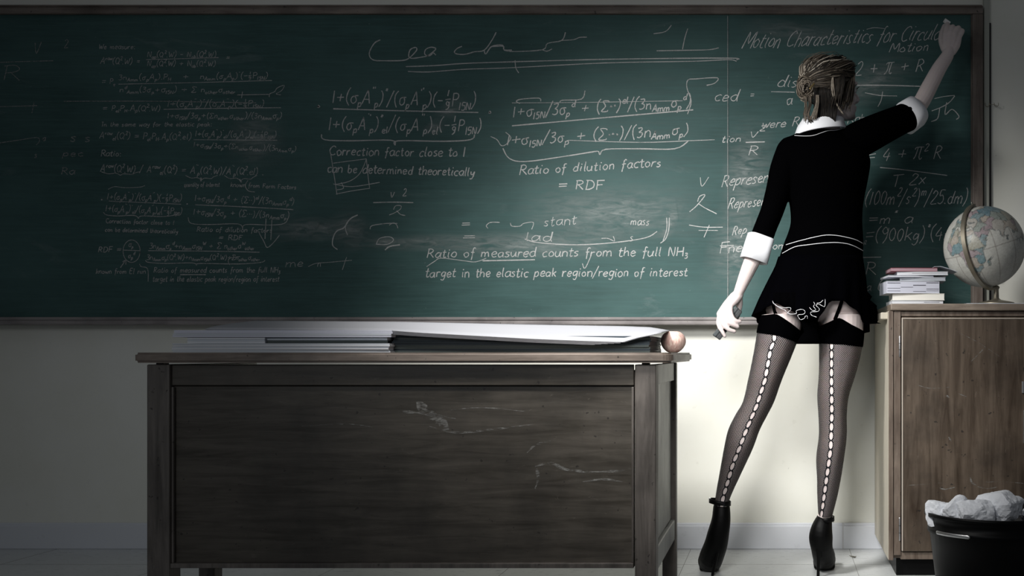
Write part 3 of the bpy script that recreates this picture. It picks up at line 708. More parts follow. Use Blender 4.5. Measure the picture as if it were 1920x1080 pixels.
# small cleats that carry the top clear of the apron
for a in (LX0+.02, RX1-.04):
    for b in (yF+.01, yB-.04): box_obj('cleat', (a, a+.02, b, b+.03, PZ-.001, fz(680.4)), M['desk_post_wood'], desk, .001)
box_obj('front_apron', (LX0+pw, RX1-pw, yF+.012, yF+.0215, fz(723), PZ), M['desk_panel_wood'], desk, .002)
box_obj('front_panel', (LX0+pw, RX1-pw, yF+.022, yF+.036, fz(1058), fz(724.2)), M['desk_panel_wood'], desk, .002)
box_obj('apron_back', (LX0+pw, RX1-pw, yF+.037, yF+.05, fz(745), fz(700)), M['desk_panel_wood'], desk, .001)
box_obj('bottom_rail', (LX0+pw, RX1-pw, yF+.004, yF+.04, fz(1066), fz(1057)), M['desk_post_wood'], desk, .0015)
for a, s in ((LX0+pw, 1), (RX1-pw, -1)):
    box_obj('edge_bead', (min(a, a+s*.006), max(a, a+s*.006), yF+.010, yF+.02, fz(1057), fz(726)), M['desk_post_wood'], desk, .001)
for xx, nm in ((RX1, 'right'), (LX0+.03, 'left')):
    box_obj('side_apron', (xx-.02, xx-.006, yF+.06, yB-.045, fz(723), PZ), M['desk_side_lit'], desk, .002)
    box_obj('side_panel', (xx-.028, xx-.016, yF+.06, yB-.045, fz(1033), fz(723)), M['desk_side_lit'], desk, .002)
    box_obj('side_rail', (xx-.02, xx-.004, yF+.06, yB-.045, fz(1080), fz(1035)), M['desk_side_lit'], desk, .003)
box_obj('back_apron', (LX0+.05, RX1-.045, yB-.035, yB-.02, .58, .70), M['desk_panel_wood'], desk, .002)
box_obj('bottom_board', (LX0+.04, RX1-.03, yF+.04, yB-.05, fz(1058), fz(1052)), M['desk_panel_wood'], desk, .001)
# scuffs: pale plaster streaks across the front panel
def scuff(pts, wpx, nm='scratch'):
    bm = bmesh.new(); q = smooth_list(pts, 4); L = []; R = []; k = DF/F
    for i, (a, b) in enumerate(q):
        j = min(i+1, len(q)-1); h = max(i-1, 0)
        tg = Vector((q[j][0]-q[h][0], 0, -(q[j][1]-q[h][1]))).normalized(); nr = Vector((-tg.z, 0, tg.x))*wpx*k/2*random.uniform(.3, 1.1)*math.sin(PI*(i+.5)/len(q))**.5
        p = Vector((fx(a), yF+.0215, fz(b))); L.append(bm.verts.new(p+nr)); R.append(bm.verts.new(p-nr))
    for i in range(len(L)-1): bm.faces.new((L[i], R[i], R[i+1], L[i+1]))
    return bm_obj(nm, bm, M['scratch_pale'], desk)
m = new_mat('scratch_pale', (.24, .235, .22), .8); t = NT(m)
t.l(t.ramp(t.noise(t.coords((1, 1, 3)), 45, 4, .7), [(.42, 0), (.62, .75)]), t.b.inputs['Alpha'])
for a, wd in (([(776, 752), (790, 768), (806, 780), (822, 790), (836, 808)], 22), ([(742, 772), (790, 776), (850, 786)], 7), ([(800, 800), (850, 812), (920, 806), (1000, 796)], 5), ([(836, 770), (900, 765), (980, 772)], 3),
              ([(1000, 876), (1030, 870), (1060, 882), (1110, 886), (1170, 884)], 7), ([(1003, 880), (1006, 900), (1000, 918)], 8), ([(985, 850), (1002, 835), (1030, 828)], 5), ([(560, 800), (640, 796), (700, 803)], 3), ([(1090, 905), (1130, 900), (1165, 905)], 4)):
    scuff(a, wd)

# ------------------------------------------------------------------ apple
ad = 3.42; ac = P(1262, 639, ad); R = 23.5/S(ad)
bm = bmesh.new(); prof = []
for k in range(25):
    a = PI*k/24
    r = R*math.sin(a)**.93*(1.0-.08*math.cos(a)); z = -R*.92*math.cos(a)
    z -= (.16*R)*math.exp(-(r/(R*.22))**2)*(1 if a > PI/2 else 0); z += (.14*R)*math.exp(-(r/(R*.28))**2)*(1 if a < PI/2 else 0)
    r *= 1-.10*math.cos(a)*0.0-(.12 if a < PI/2 else 0)*(math.cos(a))**2
    prof.append((max(r, 1e-4), z))
zmin = min(z for r, z in prof)
rs = [[Vector((ac.x+r*(1+.02*math.cos(5*2*PI*j/30))*math.cos(2*PI*j/30), ac.y+r*math.sin(2*PI*j/30), TT+z-zmin)) for j in range(30)] for r, z in prof]
bm = bmesh.new(); rings(bm, rs); o = bm_obj('apple', bm, M['apple_skin'], None, True); rebase(o); tag(o, 'pale red speckled apple on the right end of the desk top', 'apple')
# ------------------------------------------------------------------ papers on the desk
def sheet_stack(name, label, rows, d0, d1, mat, group=None, cat='papers', jit=.004, n=1, z0=None, thick=None, sag=None):
    """a pile of n leaves between pixel columns rows=(L,R) at front distance d0 back to d1"""
    L, Rr = rows; xa = (L-VX)/S(d0); xb = (Rr-VX)/S(d0)
    root = empty(name, ((xa+xb)/2, (d0+d1)/2-D, z0), label, cat, group)
    for k in range(n):
        th = thick/n; a = z0+k*th
        jx, jy, jr = random.uniform(-jit, jit), random.uniform(0, jit), random.uniform(-.006, .006)
        bm = bmesh.new(); NX = 24 if sag else 1
        cx, cy = (xa+xb)/2, (d0+d1)/2-D
        vs = []
        for i in range(NX+1):
            x = xa+(xb-xa)*i/NX
            dz = sag((x-xa)/(xb-xa)) if sag else 0
            for (y, z) in ((d0-D, a+.0002), (d1-D, a+.0002), (d1-D, a+th*.96), (d0-D, a+th*.96)):
                q = Vector((x-cx, y-cy, 0)); q.rotate(Matrix.Rotation(jr, 3, 'Z'))
                vs.append(bm.verts.new((cx+q.x+jx, cy+q.y+jy, z+dz)))
        for i in range(NX):
            for j in range(4):
                p, q2 = i*4+j, i*4+(j+1) % 4
                bm.faces.new((vs[p], vs[q2], vs[q2+4], vs[p+4]))
        bm.faces.new(vs[:4][::-1]); bm.faces.new(vs[-4:])
        mt = mat[k % len(mat)] if isinstance(mat, list) else mat
        bm_obj('sheet', bm, mt, root)
    return root
PW, PG, PVI, NV, GR = M['paper_white'], M['paper_grey'], M['paper_violet'], M['folder_navy'], M['folder_green']
s = 1/S(3.2)
h1 = 17*s
sheet_stack('paper_pile', 'low pile of pale grey sheets lying flat at the left of the desk top', (322, 729), 3.16, 3.44, [PG, PG, PW, PG, PW], jit=.004, n=6, z0=TT, thick=h1)
sheet_stack('folder_pile', 'pile of dark green and navy folders at the right of the desk top', (736, 1219), 3.20, 3.50, [GR, NV, GR, GR, NV, NV, NV], jit=.003, n=9, z0=TT, thick=31*s)
sheet_stack('paper_pile', 'short pale stack resting on the low grey pile at the far left', (352, 497), 3.17, 3.42, [PW, PG, PW], jit=.002, n=3, z0=TT+h1+.0003, thick=11*s)
sheet_stack('folder_pile', 'thin slate grey folder pile in the middle on the low grey pile', (500, 727), 3.18, 3.43, [GR, M['paper_grey'], GR], jit=.002, n=2, z0=TT+h1+.0003, thick=11*s)
h2 = h1+11.5*s
sheet_stack('paper_pile', 'long violet grey paper bundle under the big white sheets', (324, 733), 3.165, 3.43, [PVI, PG, PVI], jit=.003, n=4, z0=TT+h2, thick=13*s)
# wide loose white sheets draped over everything: a sagging stack, its right end curling up
def wide_sheets():
    root = empty('drawing_sheets', (fx(780), -1.15, TT+.06), 'wide loose white drawing sheets draped over the desk piles, right end curling up', 'papers')
    key_t = [(345, 616), (395, 600.5), (560, 601), (780, 606), (1000, 610), (1130, 612), (1200, 616), (1245, 622)]
    for k in range(7):
        bm = bmesh.new(); NX, NY = 60, 10; g = []
        xa = 392+random.uniform(-5, 6)-k*.6; xb = (1190-12*k) if k > 1 else 1241-12*k
        for i in range(NX+1):
            px = xa+(xb-xa)*i/NX
            # front edge height: on the violet bundle at left, drooping to the folder pile at right
            top = lerpkeys([(390, 601+0), (700, 603), (900, 607), (1150, 611), (1200, 613), (1250, 621)], px)
            fr = lerpkeys([(390, 617), (730, 619), (800, 624), (1000, 635), (1100, 639), (1170, 641), (1200, 632), (1250, 622)], px)
            for j in range(NY+1):
                v = j/NY
                d = 3.17+.30*v
                py = fr+(top-fr)*(v**.6)
                z = H+(VY-py)/S(d)
                z = z-k*.0016*(1 if v < .7 else 1) 
                g.append(Vector(((px-VX)/S(3.2), d-D+.0006*k, z)))
        V = [bm.verts.new(p) for p in g]; n = NY+1
        V2 = [bm.verts.new(p-Vector((0, 0, .0011))) for p in g]
        for i in range(NX):
            for j in range(NY):
                a = i*n+j
                bm.faces.new((V[a], V[a+n], V[a+n+1], V[a+1])); bm.faces.new((V2[a], V2[a+1], V2[a+n+1], V2[a+n]))
        for i in range(NX):
            a = i*n; bm.faces.new((V[a], V2[a], V2[a+n], V[a+n])); a += NY; bm.faces.new((V[a], V[a+n], V2[a+n], V2[a]))
        for j in range(NY):
            bm.faces.new((V[j], V[j+1], V2[j+1], V2[j])); a = NX*n+j; bm.faces.new((V[a], V2[a], V2[a+1], V[a+1]))
        bm_obj('sheet', bm, M['sheet_paper'], root, True)
wide_sheets()

# ------------------------------------------------------------------ cabinet
CF, CB = 3.83, 4.372
cyF, cyB = CF-D, CB-D
def cx_(px): return (px-VX)/S(CF)
def cz_(py): return H+(VY-py)/S(CF)
CX0 = cx_(1665.5); CX1 = 1.20
cab = empty('storage_cabinet', ((CX0+CX1)/2, (cyF+cyB)/2, 0), 'scratched brown wooden storage cabinet at the right edge below the chalkboard end', 'cabinet')
ZT2 = cz_(569.5)
box_obj('cabinet_top', (cx_(1676)-.012, CX1+.01, cyF-.012, cyB+.002, cz_(582.5), ZT2), M['cabinet_top_wood'], cab, .004)
box_obj('side_panel', (CX0, CX0+.018, cyF+.002, cyB, .058, cz_(583)), M['cabinet_side_lit'], cab, .002)
box_obj('side_panel', (CX1-.018, CX1, cyF+.002, cyB, .058, cz_(583)), M['cabinet_frame_wood'], cab, .002)
box_obj('side_lip', (CX0-.022, CX0+.004, cyF+.03, cyB, cz_(598), cz_(585)), M['cabinet_side_lit'], cab, .003)
box_obj('corner_strip', (CX0+.001, cx_(1675), cyF-.004, cyF+.014, .058, cz_(583)), M['cabinet_frame_wood'], cab, .002)
box_obj('face_stile', (cx_(1676), cx_(1689), cyF-.001, cyF+.018, .075, cz_(583)), M['cabinet_frame_wood'], cab, .0015)
box_obj('top_rail', (cx_(1689), CX1-.002, cyF+.004, cyF+.02, cz_(593), cz_(583)), M['cabinet_frame_wood'], cab, .0015)
box_obj('bottom_rail', (cx_(1689), CX1-.002, cyF+.004, cyF+.02, .06, .085), M['cabinet_frame_wood'], cab, .0015)
box_obj('back_panel', (CX0+.018, CX1-.018, cyB-.01, cyB-.002, .06, cz_(583)), M['cabinet_frame_wood'], cab, .001)
box_obj('shelf_board', (CX0+.018, CX1-.018, cyF+.03, cyB-.01, .06, .078), M['cabinet_frame_wood'], cab, .001)
box_obj('plinth', (CX0+.03, CX1-.02, cyF+.035, cyB-.02, 0, .0585), M['bin_black'], cab, .002)
dx1 = cx_(1921)
dr = box_obj('door', (cx_(1690.5), dx1, cyF-.006, cyF+.012, .088, cz_(594.5)), M['cabinet_wood'], cab, .0025)
box_obj('door_edge', (cx_(1690.2), cx_(1692.8), cyF-.0085, cyF-.0058, .09, cz_(596)), new_mat('worn_edge', (.42, .37, .31), .5), dr, .0008)
box_obj('door_edge', (cx_(1692), dx1-.002, cyF-.0085, cyF-.0058, cz_(598.3), cz_(596)), MATS['worn_edge'], dr, .0008)
d2 = box_obj('door', (dx1+.003, CX1-.022, cyF-.006, cyF+.012, .088, cz_(594.5)), M['cabinet_wood'], cab, .0025)
for a, b in ((631, 668), (971, 1012)):
    bm = bmesh.new(); z1, z0 = cz_(a), cz_(b)
    tube(bm, [Vector((cx_(1686.5), cyF-.007, z0)), Vector((cx_(1686.5), cyF-.007, z1))], [.0032, .0032], 10, 1)
    hg = bm_obj('hinge', bm, M['metal'], cab, True)
    for k in (.33, .66): box_obj('knuckle_gap', (cx_(1686.5)-.0036, cx_(1686.5)+.0036, cyF-.0106, cyF-.004, z0+(z1-z0)*k-.0006, z0+(z1-z0)*k+.0006), M['bin_black'], hg, 0)
for pts_, wd_ in (([(1793, 622), (1830, 640), (1873, 668)], 1.2), ([(1820, 678), (1838, 660), (1846, 650)], 1.4), ([(1774, 741), (1780, 747)], 4), ([(1797, 738), (1812, 744)], 2), ([(1760, 914), (1772, 917), (1790, 913)], 2.5),
                 ([(1818, 892), (1822, 905), (1830, 909)], 3.5), ([(1832, 912), (1850, 916), (1868, 913)], 2.5), ([(1840, 904), (1880, 903), (1920, 906)], 1.2), ([(1720, 722), (1745, 728), (1780, 726)], 1.2), ([(1778, 819), (1783, 827)], 3), ([(1700, 910), (1740, 907), (1768, 905)], 1)):
    bm = bmesh.new(); L_ = []; R_ = []; qq = smooth_list(pts_, 4)
    for i, (a, b) in enumerate(qq):
        j = min(i+1, len(qq)-1); h_ = max(i-1, 0); tg = Vector((qq[j][0]-qq[h_][0], 0, -(qq[j][1]-qq[h_][1]))).normalized()
        nr = Vector((-tg.z, 0, tg.x))*wd_/S(CF)/2*math.sin(PI*(i+.5)/len(qq))**.5*random.uniform(.6, 1.1); p_ = Vector((cx_(a), cyF-.0063, cz_(b)))
        L_.append(bm.verts.new(p_+nr)); R_.append(bm.verts.new(p_-nr))
    for i in range(len(L_)-1): bm.faces.new((L_[i], R_[i], R_[i+1], L_[i+1]))
    bm_obj('scratch', bm, M['scratch_pale'], dr)
box_obj('latch', (cx_(1915), cx_(1926), cyF-.012, cyF-.005, cz_(737), cz_(715)), M['metal'], cab, .001)
box_obj('door_handle', (cx_(1917), cx_(1928), cyF-.022, cyF-.005, cz_(831), cz_(769)), M['metal'], cab, .003)

# ------------------------------------------------------------------ books on the cabinet
BDp = 3.87
def bpx(px, d=BDp): return (px-VX)/S(d)
def book(label, L, Rr, ya, yb, d, depth, rot, cover, page, spine_left=False, name='book', bands=None, cov=.0012):
    """closed book or booklet lying flat; page block shows at the front"""
    xa, xb = bpx(L, d), bpx(Rr, d); z1 = H+(VY-ya)/S(d); z0 = H+(VY-yb)/S(d)
    c = Vector(((xa+xb)/2, d-D+depth/2, z0))
    root = empty(name, c, label, 'book', None)
    Rm = Matrix.Translation(c) @ Matrix.Rotation(rot, 4, 'Z') @ Matrix.Translation(-c)
    def part(nm, dims, mat, par=root, bev=.0006):
        o = box_obj(nm, dims, mat, None, bev); o.data.transform(Rm)
        o.parent = par; base = WORLDLOC[par.name]; o.data.transform(Matrix.Translation(-base)); WORLDLOC[o.name] = base; return o
    y0, y1 = d-D, d-D+depth
    part('back_cover', (xa, xb, y0, y1, z0, z0+cov), cover)
    pg = part('page_block', (xa+.001, xb-.001, y0+.002, y1-.001, z0+cov, z1-cov), page)
    part('front_cover', (xa, xb, y0, y1, z1-cov, z1), cover)
    if bands:
        for (f0, f1, g, th) in bands:
            part('index_mark', (xa+(xb-xa)*f0, xa+(xb-xa)*f1, y0+.0012, y0+.003, z0+(z1-z0)*g-th/2, z0+(z1-z0)*g+th/2), M['ink'], pg, 0)
    return root
fz0 = ZT2
def py_of(z, d): return VY-(z-H)*S(d)
bp = py_of(fz0+.0002, BDp)
k0 = bp
q = lambda a: k0-(569.5-a)
book('thin grey booklet at the very bottom of the book stack beside the globe', 1671, 1768, q(562.5), q(569.4), 3.875, .17, .03, M['paper_grey'], M['paper_white'], bands=[(.62, .92, .5, .0012)])
book('thick cream white book second from the bottom of the stack', 1674, 1772, q(549.5), q(562.2), 3.875, .16, -.02, M['paper_cream'], M['paper_cream'])
book('thick white index book with black bars on its page edges', 1659, 1760, q(526), q(549.2), 3.87, .165, .06, M['paper_white'], M['paper_violet'],
     bands=[(.02, .26, .84, .0022), (.50, .74, .66, .0026), (.75, .98, .86, .0026), (.02, .26, .42, .0012), (.27, .5, .5, .0014), (.75, .98, .36, .0018), (.02, .26, .2, .001), (.5, .74, .16, .0014), (.75, .98, .22, .001)])
book('grey striped booklet sticking out to the right above the index book', 1690, 1776, q(519), q(525.8), 3.875, .16, -.07, M['paper_grey'], M['paper_grey'], bands=[(.05, .99, .35, .0009), (.3, .99, .7, .001)])
book('thin violet white booklet jutting out left under the maroon book', 1661, 1748, q(515.2), q(518.8), 3.87, .15, .1, M['paper_violet'], M['paper_white'])
book('bright white thin book just under the maroon book', 1683, 1779, q(508.2), q(515), 3.87, .16, -.03, M['paper_white'], M['paper_white'], bands=[(.3, .98, .55, .0007)])
mb = book('maroon covered book on top of the stack beside the globe', 1669, 1757, q(501), q(508), 3.87, .15, .04, M['maroon'], M['maroon_faded'])
# its loose dust flap hanging towards the globe
bm = bmesh.new(); rs = []
for px, py, off in ((1752, 498.8, 0), (1764, 498.2, .002), (1778, 502, .003), (1795, 508.5, .004)):
    p = P(px, py+(bp-569.5), 3.875); rs.append([p, p+Vector((0, .12, 0)), p+Vector((0, .12, -.0012)), p+Vector((0, 0, -.0012))])
rings(bm, rs); bm_obj('dust_flap', bm, M['paper_grey'], mb, False)

# ------------------------------------------------------------------ papers under the globe
bm = bmesh.new(); box(bm, bpx(1806, 3.9), bpx(1990, 3.9), 3.88-D, 4.12-D, ZT2+.0003, ZT2+.003, .0005)
box(bm, bpx(1812, 3.9), bpx(1960, 3.9), 3.885-D, 4.11-D, ZT2+.003, ZT2+.0045, .0003)
o = bm_obj('paper_sheets', bm, M['paper_grey'], None); rebase(o); tag(o, 'few flat grey paper sheets lying under the globe on the cabinet', 'papers')

# ------------------------------------------------------------------ globe
gd = 3.98; gc = P(1845.5, 463, gd); GR_ = 76/S(gd)
globe = empty('globe', (gc.x, gc.y, ZT2+.0046), 'antique style world globe with bronze meridian arm on top of the cabinet', 'globe')
ax = Vector((-math.sin(math.radians(17)), -.10, math.cos(math.radians(17)))).normalized()
view = (CAMP-gc).normalized()
e1 = (view-ax*view.dot(ax)).normalized(); e2 = ax.cross(e1)      # e1: towards the camera, e2 east of it (right)
LON0 = 45
LAND = [
 [(-17,15),(-16,21),(-9,31),(-6,36),(10,37),(11,34),(20,31),(32,31),(35,27),(37,21),(43,12),(51,12),(48,5),(40,-3),(40,-15),(35,-20),(33,-27),(27,-34),(18,-34),(12,-18),(13,-8),(9,0),(8,5),(-8,5),(-13,9)],
 [(44,-17),(50,-14),(48,-25),(44,-24)],
 [(35,29),(43,13),(52,16),(60,22),(56,26),(50,29),(48,31),(36,33)],
 [(-9,37),(-9,43),(-2,44),(-4,48),(3,51),(8,54),(10,58),(5,60),(12,66),(25,71),(40,67),(60,69),(80,73),(105,77),(130,72),(170,69),(180,66),(165,60),(155,58),(142,53),(135,44),(128,40),(122,38),(121,31),(110,20),(106,10),(100,13),(98,8),(95,16),(90,22),(80,15),(77,8),(72,20),(66,25),(57,26),(49,31),(36,33),(36,37),(27,37),(23,37),(20,41),(15,38),(12,44),(5,43),(0,40),(-2,37)],
 [(-80,0),(-70,12),(-50,0),(-35,-7),(-48,-28),(-65,-45),(-70,-54),(-75,-45),(-70,-18)],
 [(-165,65),(-130,70),(-80,73),(-60,55),(-70,42),(-80,30),(-97,28),(-95,17),(-83,9),(-105,20),(-120,34),(-125,48),(-150,60)],
 [(114,-22),(130,-12),(142,-11),(153,-27),(148,-38),(135,-34),(116,-35)], [(-50,60),(-20,70),(-30,83),(-60,80)],
 [(95,5),(104,-5),(106,-6),(98,1)], [(109,1),(117,6),(118,-3),(112,-3)], [(-6,50),(1,52),(-3,58),(-6,57)], [(130,31),(140,36),(142,43),(138,37)], [(80,9),(82,7),(80,6)]]
SEA = [[(47,46),(54,46),(54,37),(50,37)], [(28,46),(41,43),(41,41),(28,41)]]
def inside(poly, x, y):
    c = False; n = len(poly)
    for i in range(n):
        x1_, y1_ = poly[i]; x2, y2 = poly[i-1]
        if (y1_ > y) != (y2 > y) and x < (x2-x1_)*(y-y1_)/(y2-y1_)+x1_: c = not c
    return c
rg = random.Random(11)
PAL = [(.40,.36,.31),(.22,.29,.30),(.33,.27,.28),(.35,.34,.28),(.18,.27,.29),(.42,.40,.36),(.27,.30,.27),(.36,.30,.31)]
CELLS = [(rg.uniform(-180, 180), rg.uniform(-55, 75), rg.choice(PAL)) for _ in range(190)]
for i, (a, b, c) in enumerate(CELLS):
    if 62 < a < 150 and 50 < b < 72: CELLS[i] = (a, b, (.15, .23, .26))
NU, NVv = 300, 150
me = bpy.data.meshes.new('map_sphere'); vs = []; fs = []; cols = []
for j in range(NVv+1):
    la = -PI/2+PI*j/NVv
    for i in range(NU):
        lo_ = 2*PI*i/NU-PI
        a = lo_-math.radians(LON0)
        p = gc+GR_*(ax*math.sin(la)+(e1*math.cos(a)+e2*math.sin(a))*math.cos(la)); vs.append(p)
        LO, LA = math.degrees(lo_), math.degrees(la)
        q3 = Vector((math.cos(lo_)*math.cos(la), math.sin(lo_)*math.cos(la), math.sin(la)))
        wob = mnoise.noise(q3*9)*4; wob2 = mnoise.noise(q3*9+Vector((5, 5, 5)))*4
        x, y = LO+wob, LA+wob2
        col = (.54, .535, .49)
        if LA < -70: col = (.5, .5, .46)
        elif any(inside(pl, x, y) for pl in LAND) and not any(inside(pl, x, y) for pl in SEA):
            ds = sorted(((math.hypot((x-c[0])*math.cos(la), y-c[1]), c[2]) for c in CELLS), key=lambda z: z[0])[:2]
            col = ds[0][1] if ds[1][0]-ds[0][0] > .7 else tuple(z*.45 for z in ds[0][1])
        else:
            near = any(inside(pl, x+ddx, y+ddy) for pl in LAND for ddx, ddy in ((1.5, 0), (-1.5, 0), (0, 1.5), (0, -1.5)))
            if near: col = (.2, .21, .2)
            elif abs(LA) < .7 or abs((LO+180) % 30-0) < .35 and abs(LA) > 0 or abs(abs(LA)-23.5) < .35: col = (.32, .3, .27)
        g = mnoise.noise(q3*34)*.10+mnoise.noise(q3*12)*.05
        cols.append(tuple(max(0, z+g) for z in col))
for j in range(NVv):
    for i in range(NU):
        a = j*NU+i; b = j*NU+(i+1) % NU; fs.append((a, b, b+NU, a+NU))
me.from_pydata([tuple(v) for v in vs], [], fs)
ca = me.color_attributes.new(name='map', type='FLOAT_COLOR', domain='POINT')
for i, c in enumerate(cols): ca.data[i].color = (*c, 1)
m = new_mat('globe_map', (.5, .5, .5), .38); t = NT(m); at = t.n('ShaderNodeVertexColor'); at.layer_name = 'map'; t.color(at.outputs[0])
link('map_sphere', me, m, globe, True)
# bronze half meridian
odir = Vector((-.60, -.80, 0)); odir = (odir-ax*odir.dot(ax)).normalized(); nrm = ax.cross(odir)
bm = bmesh.new(); rs = []
for k in range(97):
    a = math.radians(-94+188*k/96); r0 = GR_*1.035; r1 = GR_*1.085; hw = .0072
    dirr = ax*math.sin(a)+odir*math.cos(a)
    rs.append([gc+dirr*r0-nrm*hw, gc+dirr*r1-nrm*hw, gc+dirr*r1+nrm*hw, gc+dirr*r0+nrm*hw])
rings(bm, rs); bm_obj('meridian_arm', bm, M['bronze'], globe, False)
bm = bmesh.new(); tube(bm, [gc+ax*GR_*.99, gc+ax*GR_*1.13], [.004, .004], 10, 1); tube(bm, [gc+ax*GR_*1.0, gc+ax*GR_*1.02], [.013, .011], 16, 1)
bm_obj('axis_knob', bm, M['dark_metal'], globe, True)
bm = bmesh.new(); tube(bm, [gc-ax*GR_*1.0, gc-ax*GR_*1.13], [.006, .005], 10, 1); bm_obj('axis_pin', bm, M['dark_metal'], globe, True)
sb = gc-ax*GR_*1.07; zb = ZT2+.0046
bm = bmesh.new()
stx = sb.x
prof = [(zb, .064), (zb+.003, .066), (zb+.007, .062), (zb+.011, .045), (zb+.016, .018), (zb+.022, .010), (sb.z-.004, .009), (sb.z+.004, .013), (sb.z+.01, .008)]
rs = [ring(Vector((stx, sb.y, z)), Vector((r, 0, 0)), Vector((0, r, 0)), 32) for z, r in prof]
rings(bm, rs); bm_obj('pedestal', bm, M['bronze'], globe, True)

# ------------------------------------------------------------------ waste basket
wd = 3.30; wc = P(1868, 975, wd); wr = 130/S(wd)
wz = H+(VY-958)/S(wd)
wb = empty('waste_basket', (wc.x, wc.y, 0), 'round black waste basket full of crumpled paper in front of the cabinet', 'basket')
bm = bmesh.new()
prof = [(0.0, .80), (.012, .83), (.02, .82), (wz*.5, .9), (wz*.80, .955), (wz*.805, .985), (wz*.86, .985), (wz*.865, .965), (wz-.012, .985), (wz-.01, 1.03), (wz, 1.03), (wz, .975), (wz*.5, .885), (.01, .80)]
rs = [ring(Vector((wc.x, wc.y, z)), Vector((wr*r, 0, 0)), Vector((0, wr*r, 0)), 48) for z, r in prof]
rings(bm, rs, caps=True); bm_obj('bin_body', bm, M['bin_black'], wb, True)
bm = bmesh.new(); hx = P(1757, 1000, wd); 
pts = [Vector((wc.x+wr*1.0*math.cos(a), wc.y+wr*1.0*math.sin(a), wz*.835)) for a in [math.radians(205+8*k) for k in range(5)]]
tube(bm, pts, [.006]*5, 8, 3, squash=.5); bm_obj('handle', bm, M['metal'], wb, True)
# crumpled paper balls
def crumple(label, c, r, seed, stretch=(1, 1, 1)):
    rr = random.Random(seed); bm = bmesh.new()
    bmesh.ops.create_icosphere(bm, subdivisions=4, radius=1)
    cs = [Vector((rr.gauss(0, 1), rr.gauss(0, 1), rr.gauss(0, 1))).normalized() for _ in range(16)]; hs = [rr.uniform(.62, .95) for _ in cs]
    off = Vector((seed*3.1, seed*1.7, 0))
    for v in bm.verts:
        n = v.co.normalized(); s = 1.25
        for cc, h in zip(cs, hs):
            dt = n.dot(cc)
            if dt > .05: s = min(s, h/dt)
        s += .10*abs(mnoise.noise(n*2.6+off))+.05*abs(mnoise.noise(n*7+off))-.03
        v.co = Vector((n.x*s*stretch[0], n.y*s*stretch[1], n.z*s*stretch[2]))*r+c
    o = bm_obj('crumpled_paper', bm, M['paper_crumple'], None); rebase(o); tag(o, label, 'paper', 'crumpled papers in the basket'); return o
m = new_mat('paper_crumple', (.84, .86, .9), .85); t = NT(m); t.bump(t.noise(t.coords(), 28, 3, .6, 1.5), .5, .008)
def wp(px, py, d): return P(px, py, d)
crumple('small crumpled sheet at the left rim of the waste basket', wp(1763, 962, 3.27), 26/S(wd), 1, (1.0, .9, 1.0))
crumple('crumpled sheet second from the left in the waste basket', wp(1793, 960, 3.24), 27/S(wd), 2, (1.1, .9, .95))
crumple('flattened crumpled sheet in the middle of the waste basket, left of the large one', wp(1829, 966, 3.21), 31/S(wd), 3, (1.25, .9, .95))
crumple('large pointed crumpled sheet rising highest from the waste basket', wp(1880, 953, 3.24), 40/S(wd), 4, (1.1, .9, .92))
crumple('crumpled sheet at the back behind the middle of the waste basket', wp(1845, 955, 3.38), 30/S(wd), 5, (1.3, .9, .8))
crumple('crumpled sheet sunk low at the right edge of the waste basket', wp(1938, 968, 3.3), 28/S(wd), 6)
# dry leaf crumb on the floor
bm = bmesh.new(); c = P(1603, 1046, F*H/(1046-VY))
for k in range(5):
    tube(bm, [c+Vector((0, 0, .003)), c+Vector((random.uniform(-.02, .02), random.uniform(-.01, .01), random.uniform(.003, .009)))], [.003, .001], 6, 1)
o = bm_obj('debris', bm, M['dark_metal'], None, True); rebase(o); tag(o, 'small dark crumb of debris on the floor near the baseboard', 'debris')
# ------------------------------------------------------------------ the person
PD = 3.92
person = empty('person', (P(1480, 1000, PD).x, PD-D, 0), 'person in black cardigan, short skirt, fishnet stockings and high heels, writing on the chalkboard', 'person')
# limb and trunk sections: (y, left, right, distance, half depth)
legL = [(590, 1428, 1508, 3.90, .085), (625, 1420, 1500, 3.89, .086), (665, 1413, 1485, 3.88, .082), (711, 1403.5, 1466, 3.87, .074), (753, 1393.5, 1451, 3.865, .067), (777, 1380, 1439, 3.86, .062), (806, 1366, 1424, 3.855, .060),
        (841, 1358, 1411, 3.845, .060), (886, 1350, 1390, 3.84, .050), (932, 1342, 1369, 3.85, .036), (948, 1342, 1366, 3.85, .036)]
legR = [(590, 1533, 1620, 3.91, .088), (650, 1536, 1616, 3.90, .086), (700, 1536, 1604, 3.89, .076), (742, 1533, 1591, 3.88, .068), (777, 1535, 1587, 3.87, .061), (816, 1536, 1587, 3.86, .060),
        (858, 1531, 1582, 3.85, .060), (897, 1532.5, 1576, 3.845, .050), (930, 1533, 1569.5, 3.85, .041), (967, 1535, 1560, 3.86, .034)]
torso = [(604, 1475, 1570, 3.93, .07), (590, 1438, 1614, 3.92, .095), (560, 1440, 1617, 3.91, .115), (520, 1450, 1616, 3.91, .11), (480, 1464, 1613, 3.91, .098), (440, 1478, 1612, 3.915, .086), (415, 1485, 1611, 3.92, .082),
         (380, 1483, 1614, 3.925, .088), (340, 1478, 1620, 3.93, .096), (300, 1470, 1624, 3.935, .096), (275, 1470, 1614, 3.94, .085), (258, 1490, 1600, 3.945, .062), (246, 1512, 1578, 3.95, .05)]
armL = [(1480, 287, 3.93), (1466, 330, 3.91), (1452, 385, 3.885), (1433, 435, 3.87), (1420, 468, 3.865), (1409, 492, 3.862), (1396, 522, 3.855), (1384, 550, 3.85), (1379, 560, 3.85)]
armLr = [24, 21, 19, 17, 16, 15.3, 12.6, 9.5, 10]
